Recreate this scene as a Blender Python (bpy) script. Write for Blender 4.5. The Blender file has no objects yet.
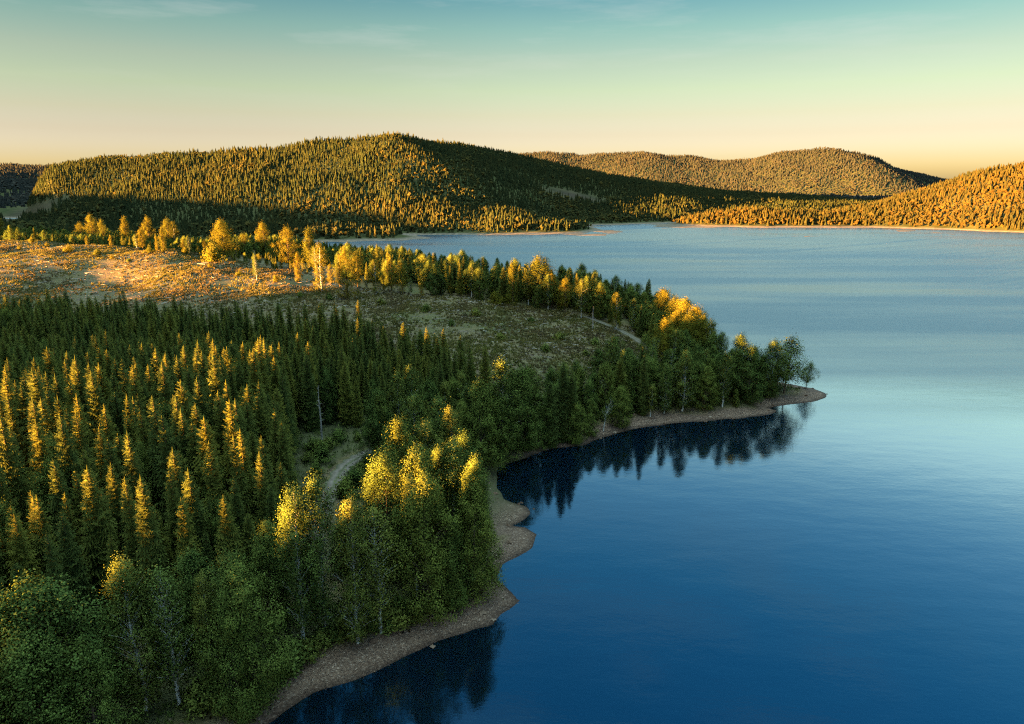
import bpy, math, random
import numpy as np
from mathutils import Vector

random.seed(7)
RNG = np.random.default_rng(7)
S = bpy.context.scene
COL = S.collection

# ------------------------------------------------------------------ look
SUN_STRENGTH, SUN_COLOR = 5.0, (1.0, 0.48, 0.11)
SKY_STRENGTH, EXPOSURE = 0.05, 4.75
HAZE = 0.0
SKY_TINT = [(z, tuple(v * 0.60 for v in c)) for z, c in [
    (0.0, (0.64, 0.85, 2.2)), (0.03, (0.50, 0.60, 1.45)), (0.06, (0.45, 0.455, 0.80)), (0.085, (0.44, 0.43, 0.56)), (0.117, (0.415, 0.44, 0.44)), (0.151, (0.38, 0.405, 0.4)), (0.191, (0.268, 0.37, 0.375)),
    (0.224, (0.180, 0.310, 0.352)), (0.229, (0.20, 0.35, 0.39)), (0.245, (1.7, 1.85, 1.62)), (0.33, (1.85, 1.92, 1.88)), (0.38, (0.98, 1.35, 1.62)), (0.43, (0.58, 1.06, 1.50)), (0.515, (0.26, 0.86, 1.40)),
    (0.588, (0.14, 0.74, 1.35)), (0.682, (0.10, 0.66, 1.28)), (0.80, (3.0, 3.3, 3.0)), (1.0, (15.0, 15.6, 12.6))]]
SKY_AROUND = [(0.0, (.84, .84, .84)), (0.03, (.86, .86, .86)), (0.23, (1, 1, 1)), (0.54, (1.03, 1.02, 1.0)), (0.75, (.85, .85, .85)), (1.0, (.40, .40, .40))]
CIRRUS = (0.7, 0.66, 0.62)

# ------------------------------------------------------------------ camera model
H, F, PITCH = 55.0, 683.0, math.radians(14.9)
CP, SP = math.cos(PITCH), math.sin(PITCH)


def ray(px, py):
    x, y = (px - 512.0) / F, (362.0 - py) / F
    return np.array([x, CP + y * SP, -SP + y * CP])


def P(px, py, z=0.0):                       # where the view ray meets a level
    d = ray(px, py)
    t = (z - H) / d[2]
    return np.array([d[0] * t, d[1] * t, z])


def D(px, py, dist):                        # point of the view ray at a distance
    d = ray(px, py)
    t = dist / d[1]
    return np.array([d[0] * t, dist, H + d[2] * t])


def pix(p):                                 # world point to photo position
    v = np.array(p, float) - np.array([0, 0, H])
    depth = v[1] * CP - v[2] * SP
    up = v[1] * SP + v[2] * CP
    return 512 + F * v[0] / depth, 362 - F * up / depth


# ------------------------------------------------------------------ noise
def _hash(ix, iy, seed):
    n = (ix.astype(np.int64) * 374761393 + iy.astype(np.int64) * 668265263 + seed * 1442695041) & 0x7FFFFFFF
    n = ((n ^ (n >> 13)) * 1274126177) & 0x7FFFFFFF
    return ((n ^ (n >> 16)) & 0xFFFF) / 65535.0


def vnoise(x, y, seed=0):
    x, y = np.asarray(x, float), np.asarray(y, float)
    ix, iy = np.floor(x), np.floor(y)
    fx, fy = x - ix, y - iy
    fx, fy = fx * fx * (3 - 2 * fx), fy * fy * (3 - 2 * fy)
    a, b = _hash(ix, iy, seed), _hash(ix + 1, iy, seed)
    c, d = _hash(ix, iy + 1, seed), _hash(ix + 1, iy + 1, seed)
    return (a * (1 - fx) + b * fx) * (1 - fy) + (c * (1 - fx) + d * fx) * fy - 0.5


def fbm(x, y, seed=0, octaves=4):
    out, a = 0.0, 1.0
    for k in range(octaves):
        out = out + a * vnoise(np.asarray(x) * 2 ** k + 17 * k, np.asarray(y) * 2 ** k - 9 * k, seed + k)
        a *= 0.5
    return out


def sstep(a, b, x):
    t = np.clip((np.asarray(x, float) - a) / (b - a), 0, 1)
    return t * t * (3 - 2 * t)


# ------------------------------------------------------------------ mesh helpers
def mk_mesh(name, V, F3=None, F4=None, smooth=False, attrs=None):
    m = bpy.data.meshes.new(name)
    V = np.asarray(V, np.float32).reshape(-1, 3)
    loops, starts, n = [], [], 0
    if F3 is not None and len(F3):
        F3 = np.asarray(F3, np.int32).reshape(-1, 3)
        loops.append(F3.ravel()); starts.append(n + 3 * np.arange(len(F3))); n += F3.size
    if F4 is not None and len(F4):
        F4 = np.asarray(F4, np.int32).reshape(-1, 4)
        loops.append(F4.ravel()); starts.append(n + 4 * np.arange(len(F4))); n += F4.size
    L = np.concatenate(loops).astype(np.int32)
    St = np.concatenate(starts).astype(np.int32)
    m.vertices.add(len(V)); m.vertices.foreach_set('co', V.ravel())
    m.loops.add(len(L)); m.loops.foreach_set('vertex_index', L)
    m.polygons.add(len(St)); m.polygons.foreach_set('loop_start', St)
    m.update(calc_edges=True)
    m.polygons.foreach_set('use_smooth', np.full(len(St), smooth, bool))
    for k, v in (attrs or {}).items():
        v = np.asarray(v, np.float32)
        a = m.attributes.new(k, 'FLOAT_VECTOR' if v.ndim == 2 else 'FLOAT', 'POINT')
        a.data.foreach_set('vector' if v.ndim == 2 else 'value', v.ravel())
    m.validate()
    return m


def link(name, mesh, mat=None, parent=None):
    o = bpy.data.objects.new(name, mesh)
    if mat is not None and not mesh.materials:
        mesh.materials.append(mat)
    COL.objects.link(o)
    if parent is not None:
        o.parent = parent
    return o


def tag(o, label=None, cat=None, group=None, kind=None):
    if label: o['label'] = label
    if cat: o['category'] = cat
    if group: o['group'] = group
    if kind: o['kind'] = kind
    return o


def tube(pts, radii, sides=6):
    V, Q = [], []
    pts = [np.asarray(p, float) for p in pts]
    for i, p in enumerate(pts):
        t = pts[min(i + 1, len(pts) - 1)] - pts[max(i - 1, 0)]
        t = t / (np.linalg.norm(t) + 1e-9)
        a = np.cross(t, [0.31, 0.95, 0.05]); a /= np.linalg.norm(a) + 1e-9
        b = np.cross(t, a)
        for k in range(sides):
            c = 2 * math.pi * k / sides
            V.append(p + radii[i] * (math.cos(c) * a + math.sin(c) * b))
    for i in range(len(pts) - 1):
        for k in range(sides):
            k2 = (k + 1) % sides
            Q.append((i * sides + k, i * sides + k2, (i + 1) * sides + k2, (i + 1) * sides + k))
    return np.array(V), np.array(Q)


class Acc:
    def __init__(self): self.V, self.T, self.Q, self.n = [], [], [], 0

    def add(self, V, T=None, Q=None):
        V = np.asarray(V, float)
        if T is not None and len(T): self.T.append(np.asarray(T) + self.n)
        if Q is not None and len(Q): self.Q.append(np.asarray(Q) + self.n)
        self.V.append(V); self.n += len(V)

    def mesh(self, name, smooth=False, attrs=None):
        return mk_mesh(name, np.concatenate(self.V), np.concatenate(self.T) if self.T else None,
                       np.concatenate(self.Q) if self.Q else None, smooth, attrs)


# ------------------------------------------------------------------ materials
def new_mat(name):
    m = bpy.data.materials.new(name); m.use_nodes = True
    nt = m.node_tree; nt.nodes.clear()
    out = nt.nodes.new('ShaderNodeOutputMaterial')
    return m, nt, out


def N(nt, typ, **kw):
    n = nt.nodes.new(typ)
    for k, v in kw.items(): setattr(n, k, v)
    return n


def ramp(nt, fac, stops):
    r = N(nt, 'ShaderNodeValToRGB')
    e = r.color_ramp.elements
    while len(e) < len(stops): e.new(0.5)
    for el, (p, c) in zip(e, stops):
        el.position = p; el.color = (*c, 1) if len(c) == 3 else c
    nt.links.new(fac, r.inputs[0])
    return r.outputs[0]


def mixc(nt, fac, a, b, mode='MIX'):
    m = N(nt, 'ShaderNodeMix', data_type='RGBA', blend_type=mode)
    for sock, v in ((m.inputs[0], fac), (m.inputs[6], a), (m.inputs[7], b)):
        if isinstance(v, (int, float)): sock.default_value = v
        elif isinstance(v, tuple): sock.default_value = (*v, 1)
        else: nt.links.new(v, sock)
    return m.outputs[2]


def noise(nt, vec, scale, detail=4, rough=0.55, **kw):
    n = N(nt, 'ShaderNodeTexNoise')
    n.inputs['Scale'].default_value = scale
    n.inputs['Detail'].default_value = detail
    n.inputs['Roughness'].default_value = rough
    if vec is not None: nt.links.new(vec, n.inputs['Vector'])
    return n.outputs['Fac']


def foliage_mat(name, dark, mid, light, transl=0.3, attr=None, warm=None, tuft=.6):
    """leaf or needle colours: one shade per tree, varied leaf clump by leaf clump"""
    m, nt, out = new_mat(name)
    if attr:
        a = N(nt, 'ShaderNodeAttribute', attribute_name=attr); rnd = a.outputs['Fac']
        tc = N(nt, 'ShaderNodeNewGeometry').outputs['Position']
    else:
        rnd = N(nt, 'ShaderNodeObjectInfo').outputs['Random']
        tc = N(nt, 'ShaderNodeTexCoord').outputs['Object']
    c = ramp(nt, rnd, [(0.0, dark), (0.5, mid), (1.0, light)])
    n1 = noise(nt, tc, 1.1 if not attr else 0.25, 3)
    v = ramp(nt, n1, [(0.3, (0.62, 0.66, 0.62)), (0.72, (1.35, 1.3, 1.2))])
    c = mixc(nt, 1.0, c, v, 'MULTIPLY')
    if warm:
        isl = N(nt, 'ShaderNodeNewGeometry').outputs['Random Per Island']
        f = ramp(nt, isl, [(0.55, (0, 0, 0)), (1.0, (1, 1, 1))])
        c = mixc(nt, f, c, warm)
    d = N(nt, 'ShaderNodeBsdfDiffuse'); t = N(nt, 'ShaderNodeBsdfTranslucent')
    if not attr:
        # needles and small leaves point every way: light them as a rounded tuft rather than as flat cards
        ta = N(nt, 'ShaderNodeAttribute', attribute_name='tuft').outputs['Vector']
        vt = N(nt, 'ShaderNodeVectorTransform', vector_type='NORMAL', convert_from='OBJECT', convert_to='WORLD'); nt.links.new(ta, vt.inputs[0])
        gn = N(nt, 'ShaderNodeNewGeometry').outputs['Normal']
        a1 = N(nt, 'ShaderNodeVectorMath', operation='SCALE'); a1.inputs['Scale'].default_value = tuft; nt.links.new(vt.outputs[0], a1.inputs[0])
        a2 = N(nt, 'ShaderNodeVectorMath', operation='SCALE'); a2.inputs['Scale'].default_value = 1 - tuft; nt.links.new(gn, a2.inputs[0])
        a3 = N(nt, 'ShaderNodeVectorMath', operation='ADD'); nt.links.new(a1.outputs[0], a3.inputs[0]); nt.links.new(a2.outputs[0], a3.inputs[1])
        a4 = N(nt, 'ShaderNodeVectorMath', operation='NORMALIZE'); nt.links.new(a3.outputs[0], a4.inputs[0])
        nt.links.new(a4.outputs[0], d.inputs['Normal'])
    mx = N(nt, 'ShaderNodeMixShader'); mx.inputs[0].default_value = transl
    nt.links.new(c, d.inputs[0]); nt.links.new(c, t.inputs[0])
    nt.links.new(d.outputs[0], mx.inputs[1]); nt.links.new(t.outputs[0], mx.inputs[2])
    nt.links.new(mx.outputs[0], out.inputs[0])
    return m


def bark_mat(name, base, dark, scale=(6, 6, 2.0), lo=0.5, hi=0.62):
    m, nt, out = new_mat(name)
    tc = N(nt, 'ShaderNodeTexCoord').outputs['Object']
    mp = N(nt, 'ShaderNodeMapping'); mp.inputs['Scale'].default_value = scale
    nt.links.new(tc, mp.inputs[0])
    c = ramp(nt, noise(nt, mp.outputs[0], 1.0, 5, 0.65), [(lo, base), (hi, dark)])
    b = N(nt, 'ShaderNodeBsdfDiffuse'); nt.links.new(c, b.inputs[0]); nt.links.new(b.outputs[0], out.inputs[0])
    return m


M_SPRUCE = foliage_mat('spruce_needles', (0.064, 0.082, 0.023), (0.098, 0.108, 0.025), (0.134, 0.130, 0.025), 0.38, tuft=.5)
M_BIRCH = foliage_mat('birch_leaves', (0.092, 0.126, 0.032), (0.120, 0.145, 0.034), (0.152, 0.156, 0.034), 0.24, tuft=.85)
M_ALDER = foliage_mat('alder_leaves', (0.076, 0.108, 0.028), (0.100, 0.130, 0.030), (0.126, 0.144, 0.030), 0.22, tuft=.85)
M_ASPEN = foliage_mat('aspen_leaves', (0.11, 0.112, 0.018), (0.145, 0.128, 0.018), (0.18, 0.140, 0.018), 0.4)
M_FAR = foliage_mat('far_wood_foliage', (0.022, 0.030, 0.014), (0.036, 0.038, 0.015), (0.072, 0.055, 0.016), 0.2, attr='tint')
M_SHORE = foliage_mat('shore_wood_foliage', (0.023, 0.026, 0.012), (0.042, 0.034, 0.012), (0.082, 0.051, 0.014), 0.2, attr='tint')
M_HAZED = foliage_mat('hazed_wood_foliage', (0.024, 0.027, 0.026), (0.035, 0.035, 0.031), (0.050, 0.044, 0.036), 0.2, attr='tint')  # distance haze is greyed into this foliage colour
M_WHITEBARK = bark_mat('white_birch_bark', (0.42, 0.40, 0.36), (0.09, 0.075, 0.06), (3, 3, 3.5), 0.5, 0.66)
M_BARK = bark_mat('brown_bark', (0.10, 0.07, 0.05), (0.045, 0.032, 0.024))
M_DEADWOOD = bark_mat('bleached_deadwood', (0.24, 0.21, 0.18), (0.12, 0.10, 0.08))

# ------------------------------------------------------------------ shoreline and terrain
NEAR = [(272, 724), (310.6, 693), (365, 675.6), (404, 658), (436, 642), (470, 633), (494, 625.7), (504, 613), (520, 600),
        (513.6, 590), (498, 579), (500.7, 564.5), (516, 556), (530, 548), (536, 534), (526, 528), (507, 526), (520, 521), (530, 515), (526, 507),
        (506, 499), (497, 488), (499, 467.7), (512, 462), (529, 457.7), (545.7, 449.4), (585.5, 446), (601, 438), (640, 428),
        (668, 424), (696.7, 421.8), (735, 419), (770, 415), (779, 411), (770, 408.3), (792, 404), (814, 401.5), (826, 397), (825, 393), (814, 389)]
shore = [tuple(P(a, b)[:2]) for a, b in NEAR]
shore += [(70, 190), (66, 205), (68, 235), (70, 268), (65, 318), (46, 352), (10, 364), (-16, 372), (-48, 420), (-100, 480),
          (-180, 540), (-330, 590), (-600, 640), (-900, 640), (-3800, 640), (-3800, -1500), (-900, -1500), (-700, -420), (-300, -130), (-110, -30), (-52, 28)]
SH = np.array(shore)


def sdf(x, y, poly=SH):
    """signed distance to the shore: positive on land"""
    x, y = np.asarray(x, float), np.asarray(y, float)
    d2 = np.full(x.shape, 1e18); ins = np.zeros(x.shape, bool)
    n = len(poly)
    for i in range(n):
        ax, ay = poly[i]; bx, by = poly[(i + 1) % n]
        ex, ey = bx - ax, by - ay
        t = np.clip(((x - ax) * ex + (y - ay) * ey) / (ex * ex + ey * ey), 0, 1)
        dx, dy = x - ax - t * ex, y - ay - t * ey
        d2 = np.minimum(d2, dx * dx + dy * dy)
        if ey != 0:
            c = ((ay > y) != (by > y)) & (x < ex * (y - ay) / ey + ax)
            ins ^= c
    d = np.sqrt(d2)
    return np.where(ins, d, -d)


CTRL = np.array([(32, 198, 6), (-38, 231, 11.5), (-32, 192, 8), (-160, 262, 13), (-195, 305, 22), (-160, 210, 5), (-90, 130, 4),
                 (-40, 100, 3.5), (-100, 70, 4), (-250, 150, 8), (-10, 150, 4), (-150, 100, 5),
                 (-265, 350, 26), (-235, 340, 26), (-205, 330, 25.5), (-183, 322, 25), (-158, 312, 24.4), (-128, 300, 21.6), (-94, 286, 18.3), (-74, 276, 15.2), (-52, 272, 13.0),
                 (-275, 372, 23), (-215, 352, 22), (-165, 334, 20), (-120, 318, 17), (-85, 305, 14), (-320, 360, 26), (-330, 385, 22), (-420, 380, 24),
                 (-290, 402, 9), (-225, 385, 9), (-165, 362, 9), (-110, 350, 9), (-350, 420, 9), (-450, 430, 8), (-220, 440, 5), (-120, 410, 5), (-350, 480, 5), (-500, 500, 5), (-250, 500, 4),
                 (-20, 295, 11), (20, 270, 9), (40, 240, 7), (-300, 260, 17), (-420, 260, 20), (-300, 320, 23),
                 (-700, 300, 24), (-500, 100, 14), (-300, 0, 8), (-700, -100, 18), (60, 200, 4), (50, 320, 5), (-100, 200, 6), (-60, 160, 4.5),
                 (-600, 560, 5), (-1200, 300, 26), (-1200, 600, 7), (-1200, -600, 25), (-3000, 0, 30)], float)


def inland(x, y):
    num, den = 0.0, 0.0
    for cx, cy, cz in CTRL:
        w = 1.0 / (((x - cx) ** 2 + (y - cy) ** 2) + 120.0) ** 1.5
        num = num + w * cz; den = den + w
    return num / den


ROAD_A = [P(306, 545, 3), P(317, 522, 3), P(330, 492, 3), P(342, 470, 3), P(356, 459, 3), P(374, 450, 3), P(400, 441, 3), P(440, 425, 3.5), P(500, 408, 4),
          P(580, 388, 4), P(635, 368, 4.5), P(654, 355, 5), P(653, 345, 5.5), P(644, 336.5, 6), P(630, 329, 6.5), P(610, 322, 7), P(585, 314, 8)]
ROAD = np.array([p[:2] for p in ROAD_A])


def catmull(pts, k=10):
    pts = np.asarray(pts, float); out = []
    for i in range(len(pts) - 1):
        p0, p1, p2, p3 = pts[max(i - 1, 0)], pts[i], pts[i + 1], pts[min(i + 2, len(pts) - 1)]
        for j in range(k):
            t = j / k
            out.append(0.5 * ((2 * p1) + (-p0 + p2) * t + (2 * p0 - 5 * p1 + 4 * p2 - p3) * t * t + (-p0 + 3 * p1 - 3 * p2 + p3) * t ** 3))
    out.append(pts[-1])
    return np.array(out)


ROADC = catmull(ROAD, 8)


def road_dist(x, y):
    x, y = np.asarray(x, float), np.asarray(y, float)
    d2 = np.full(x.shape, 1e18)
    for i in range(len(ROADC) - 1):
        ax, ay = ROADC[i]; bx, by = ROADC[i + 1]
        ex, ey = bx - ax, by - ay
        t = np.clip(((x - ax) * ex + (y - ay) * ey) / (ex * ex + ey * ey + 1e-9), 0, 1)
        d2 = np.minimum(d2, (x - ax - t * ex) ** 2 + (y - ay - t * ey) ** 2)
    return np.sqrt(d2)


def height(x, y):
    x, y = np.asarray(x, float), np.asarray(y, float)
    d = sdf(x, y)
    dj = d + 0.9 * fbm(x / 5, y / 5, 3, 3) * sstep(14, 2, np.abs(d))
    beach = np.where(dj > 0, np.minimum(dj * 0.16, 1.1 + 0.02 * np.minimum(dj, 60)), np.maximum(dj * 0.22, -6.0))
    hill = np.maximum(inland(x, y) - 2.0, 0) * sstep(4, 48, d)
    rough = (1.3 * fbm(x / 15, y / 15, 11, 4) + 0.5 * fbm(x / 3.6, y / 3.6, 23, 3)) * sstep(5, 18, d)
    rd = road_dist(x, y)
    return beach + hill + rough * sstep(1.5, 5, rd)


def G(px, py, lo=20, hi=900):
    """where the view ray meets the near land"""
    d = ray(px, py); d = d / d[1]
    ys = np.linspace(lo, hi, 1800)
    hz = height(d[0] * ys, ys)
    below = np.nonzero(H + d[2] * ys <= hz)[0]
    y = ys[below[0]] if len(below) else hi
    return np.array([d[0] * y, y, float(height(d[0] * y, y))])


def axis(core0, core1, step, ends, grow=1.12, cap=120.0):
    c = list(np.arange(core0, core1 + step, step))
    s, v = step, c[-1]
    while v < ends[1]:
        s = min(s * grow, cap); v += s; c.append(v)
    s, v, lo = step, c[0], []
    while v > ends[0]:
        s = min(s * grow, cap); v -= s; lo.append(v)
    return np.array(lo[::-1] + c)


def grid_mesh(name, X, Y, Z, smooth=True, attrs=None):
    ny, nx = Z.shape
    V = np.stack([X, Y, Z], -1).reshape(-1, 3)
    i = np.arange(ny * nx).reshape(ny, nx)
    Q = np.stack([i[:-1, :-1], i[:-1, 1:], i[1:, 1:], i[1:, :-1]], -1).reshape(-1, 4)
    return mk_mesh(name, V, None, Q, smooth, attrs)


# ground: brown heather and slash on the clearing, moss under the trees, gravel by the water
def ground_mat():
    m, nt, out = new_mat('forest_floor_and_clearing')
    pos = N(nt, 'ShaderNodeNewGeometry').outputs['Position']
    big = noise(nt, pos, 0.045, 5, 0.6)
    med = noise(nt, pos, 0.35, 5, 0.65)
    fine = noise(nt, pos, 2.2, 4, 0.7)
    heath = ramp(nt, med, [(0.28, (0.056, 0.048, 0.018)), (0.44, (0.095, 0.072, 0.028)), (0.53, (0.120, 0.092, 0.040)), (0.62, (0.088, 0.058, 0.040)), (0.76, (0.082, 0.077, 0.020))])
    green = ramp(nt, fine, [(0.3, (0.045, 0.055, 0.014)), (0.7, (0.085, 0.080, 0.024))])
    gm = ramp(nt, big, [(0.52, (0, 0, 0)), (0.66, (.85, .85, .85))])
    c = mixc(nt, gm, heath, green)
    v = ramp(nt, fine, [(0.25, (0.55, 0.55, 0.55)), (0.75, (1.35, 1.35, 1.35))])
    c = mixc(nt, 1.0, c, v, 'MULTIPLY')
    a = N(nt, 'ShaderNodeAttribute', attribute_name='shore').outputs['Fac']
    st = N(nt, 'ShaderNodeTexVoronoi'); st.inputs['Scale'].default_value = 6.5; nt.links.new(pos, st.inputs['Vector'])
    sep = N(nt, 'ShaderNodeSeparateColor'); nt.links.new(st.outputs['Color'], sep.inputs[0])
    stones = ramp(nt, sep.outputs[0], [(0.0, (0.072, 0.042, 0.028)), (0.55, (0.112, 0.068, 0.045)), (0.92, (0.155, 0.102, 0.070)), (1.0, (0.27, 0.19, 0.14))])
    stones = mixc(nt, 1.0, stones, v, 'MULTIPLY')
    wet = N(nt, 'ShaderNodeSeparateXYZ'); nt.links.new(pos, wet.inputs[0])
    wv = N(nt, 'ShaderNodeMapRange'); wv.inputs[1].default_value = 0.02; wv.inputs[2].default_value = 0.22
    nt.links.new(wet.outputs[2], wv.inputs[0])
    dampc = ramp(nt, wv.outputs[0], [(0, (0.38, 0.36, 0.36)), (1, (1, 1, 1))])
    stones = mixc(nt, 1.0, stones, dampc, 'MULTIPLY')
    c = mixc(nt, a, c, stones)
    fo = N(nt, 'ShaderNodeAttribute', attribute_name='wooded').outputs['Fac']
    moss = ramp(nt, med, [(0.3, (0.030, 0.034, 0.014)), (0.7, (0.06, 0.062, 0.022))])
    c = mixc(nt, fo, c, moss)
    b = N(nt, 'ShaderNodeBsdfPrincipled'); b.inputs['Roughness'].default_value = 0.9
    b.inputs['Specular IOR Level'].default_value = 0.15
    bp = N(nt, 'ShaderNodeBump'); bp.inputs['Strength'].default_value = 0.8; bp.inputs['Distance'].default_value = 0.35
    add = N(nt, 'ShaderNodeMath', operation='ADD'); nt.links.new(med, add.inputs[0]); nt.links.new(fine, add.inputs[1])
    nt.links.new(add.outputs[0], bp.inputs['Height']); nt.links.new(bp.outputs[0], b.inputs['Normal'])
    nt.links.new(c, b.inputs['Base Color']); nt.links.new(b.outputs[0], out.inputs[0])
    return m


# forest stand and clearing outlines on the ground
STAND = np.array([P(-260, 300, 18)[:2], P(0, 301, 18)[:2], P(120, 301, 18)[:2], P(230, 306, 18)[:2], P(300, 311, 18)[:2], P(380, 320, 18)[:2], P(440, 331, 18)[:2],
                  P(482, 352, 16)[:2], (0, 146), (-10, 143), (-24, 141), (-33, 136), (-40, 128), (-41, 116), (-35, 103), (-31, 92), (-29, 83), (-33, 77), (-46, 70), (-60, 63), (-80, 50), (-110, 40), (-230, 40)])


def pad(x, y): return sdf(x, y, STAND)


gx = axis(-130, 95, 1.0, (-4000, 4000)); gy = axis(40, 262, 1.0, (-1500, 4000))
GX, GY = np.meshgrid(gx, gy)
GZ = height(GX, GY)
gd = sdf(GX, GY)
far_out = sstep(700, 1100, GY) + sstep(400, 900, GX)
att_shore = (sstep(6.0, 3.8, gd + 2.2 * fbm(GX / 6, GY / 6, 41, 3))).ravel()
att_wood = (sstep(-4, 3, pad(GX, GY))).ravel() * 0.95
shore_wood = sstep(16, 11, gd) * sstep(6, 8, gd)
att_wood = np.maximum(att_wood, shore_wood.ravel() * 0.9)
att_wood = np.maximum(att_wood, (sstep(40, 30, np.hypot(GX + 33, GY - 122)) * sstep(2.0, 3.2, road_dist(GX, GY))).ravel() * .8)
ground = link('ground', grid_mesh('ground', GX, GY, GZ, True, {'shore': att_shore, 'wooded': att_wood}), ground_mat())
tag(ground, kind='structure')


# ------------------------------------------------------------------ lake
def water_mat():
    m, nt, out = new_mat('lake_water')
    pos = N(nt, 'ShaderNodeNewGeometry').outputs['Position']
    mp = N(nt, 'ShaderNodeMapping'); mp.inputs['Scale'].default_value = (0.0035, 0.024, 1); mp.inputs['Rotation'].default_value = (0, 0, 0.10)
    nt.links.new(pos, mp.inputs[0])
    lanes = noise(nt, mp.outputs[0], 1.0, 5, 0.6)
    mp2 = N(nt, 'ShaderNodeMapping'); mp2.inputs['Scale'].default_value = (0.9, 1.5, 1); mp2.inputs['Rotation'].default_value = (0, 0, 0.35)
    nt.links.new(pos, mp2.inputs[0])
    rip = noise(nt, mp2.outputs[0], 1.6, 3, 0.6)
    mp3 = N(nt, 'ShaderNodeMapping'); mp3.inputs['Scale'].default_value = (0.10, 0.22, 1); mp3.inputs['Rotation'].default_value = (0, 0, 0.2)
    nt.links.new(pos, mp3.inputs[0])
    swell = noise(nt, mp3.outputs[0], 1.0, 3, 0.5)
    # open water carries more wind than the lee of the wooded point
    sy = N(nt, 'ShaderNodeSeparateXYZ'); nt.links.new(pos, sy.inputs[0])
    openw = N(nt, 'ShaderNodeMapRange', interpolation_type='SMOOTHSTEP')
    openw.inputs[1].default_value = 105; openw.inputs[2].default_value = 250; openw.inputs[3].default_value = 0.0; openw.inputs[4].default_value = 1.0
    nt.links.new(sy.outputs[1], openw.inputs[0])
    lf = N(nt, 'ShaderNodeMapRange'); lf.inputs[1].default_value = 0.32; lf.inputs[2].default_value = 0.68; lf.inputs[3].default_value = 0.6; lf.inputs[4].default_value = 1.2
    nt.links.new(lanes, lf.inputs[0])
    wind = N(nt, 'ShaderNodeMath', operation='MULTIPLY'); nt.links.new(openw.outputs[0], wind.inputs[0]); nt.links.new(lf.outputs[0], wind.inputs[1])
    rg = N(nt, 'ShaderNodeMapRange'); rg.inputs[3].default_value = 0.03; rg.inputs[4].default_value = 0.42
    nt.links.new(wind.outputs[0], rg.inputs[0])
    b1 = N(nt, 'ShaderNodeBump'); b1.inputs['Strength'].default_value = 0.20; b1.inputs['Distance'].default_value = 0.03
    nt.links.new(rip, b1.inputs['Height'])
    b2 = N(nt, 'ShaderNodeBump'); b2.inputs['Strength'].default_value = 0.18; b2.inputs['Distance'].default_value = 0.2
    nt.links.new(swell, b2.inputs['Height']); nt.links.new(b1.outputs[0], b2.inputs['Normal'])
    b = N(nt, 'ShaderNodeBsdfPrincipled')
    b.inputs['Base Color'].default_value = (0.001, 0.004, 0.008, 1)
    b.inputs['IOR'].default_value = WATER_IOR
    b.inputs['Specular Tint'].default_value = (0.48, 0.92, 1.0, 1)
    nt.links.new(rg.outputs[0], b.inputs['Roughness']); nt.links.new(b2.outputs[0], b.inputs['Normal'])
    nt.links.new(b.outputs[0], out.inputs[0])
    return m


WATER_IOR = 1.95
lake_m = mk_mesh('lake', [(-3900, -1400, 0), (3900, -1400, 0), (3900, 3900, 0), (-3900, 3900, 0)], None, [(0, 1, 2, 3)])
tag(link('lake', lake_m, water_mat()), kind='structure')


# gravel track along the shore, two worn wheel ruts
def road_mat():
    m, nt, out = new_mat('gravel_track')
    a = N(nt, 'ShaderNodeAttribute', attribute_name='across').outputs['Fac']
    pos = N(nt, 'ShaderNodeNewGeometry').outputs['Position']
    ruts = ramp(nt, a, [(0.0, (0.07, 0.075, 0.04)), (0.12, (0.105, 0.088, 0.062)), (0.3, (0.155, 0.122, 0.10)), (0.5, (0.085, 0.085, 0.045)), (0.7, (0.155, 0.122, 0.10)), (0.88, (0.105, 0.088, 0.062)), (1.0, (0.07, 0.075, 0.04))])
    v = ramp(nt, noise(nt, pos, 1.5, 5, 0.7), [(0.3, (0.65, 0.65, 0.65)), (0.7, (1.3, 1.3, 1.3))])
    c = mixc(nt, 1.0, ruts, v, 'MULTIPLY')
    b = N(nt, 'ShaderNodeBsdfDiffuse'); nt.links.new(c, b.inputs[0]); nt.links.new(b.outputs[0], out.inputs[0])
    return m


rv, racr = [], []
fine_road = catmull(ROADC, 2)
tg = np.gradient(fine_road, axis=0); tg /= np.linalg.norm(tg, axis=1)[:, None] + 1e-9
nrm = np.stack([-tg[:, 1], tg[:, 0]], 1)
for k in range(9):
    u = k / 8
    xy = fine_road + nrm * ((u - 0.5) * (3.0 + 0.5 * np.sin(np.arange(len(fine_road)) * .9 + 5 * u)))[:, None]
    rv.append(np.column_stack([xy, height(xy[:, 0], xy[:, 1]) + 0.09])); racr.append(np.full(len(xy), u))
rv = np.array(rv); 
road = link('road', grid_mesh('road', rv[:, :, 0], rv[:, :, 1], rv[:, :, 2], True, {'across': np.array(racr).ravel()}), road_mat())
tag(road, kind='structure')


# ------------------------------------------------------------------ hills
def crest(pts, tree=11.0):
    out = []
    for px, py, dist, w in pts:
        p = D(px, py, dist)
        out.append((p[0], p[1], max(p[2] - tree, 1.5), w))
    return np.array(out)


def ridge_height(x, y, cr, power=1.25):
    h = np.full(x.shape, -8.0)
    for i in range(len(cr) - 1):
        ax, ay, az, aw = cr[i]; bx, by, bz, bw = cr[i + 1]
        ex, ey = bx - ax, by - ay
        t = np.clip(((x - ax) * ex + (y - ay) * ey) / (ex * ex + ey * ey), 0, 1)
        d = np.hypot(x - ax - t * ex, y - ay - t * ey)
        z = az + t * (bz - az); w = aw + t * (bw - aw)
        u = d / w
        prof = np.where(u < 1, np.maximum(1 - u, 0) ** power * (1 + 0.6 * u), -(u - 1) * 0.8)
        h = np.maximum(h, np.where(u < 1, z * prof, prof * z * 0.6 - 0.0))
    return h


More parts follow.
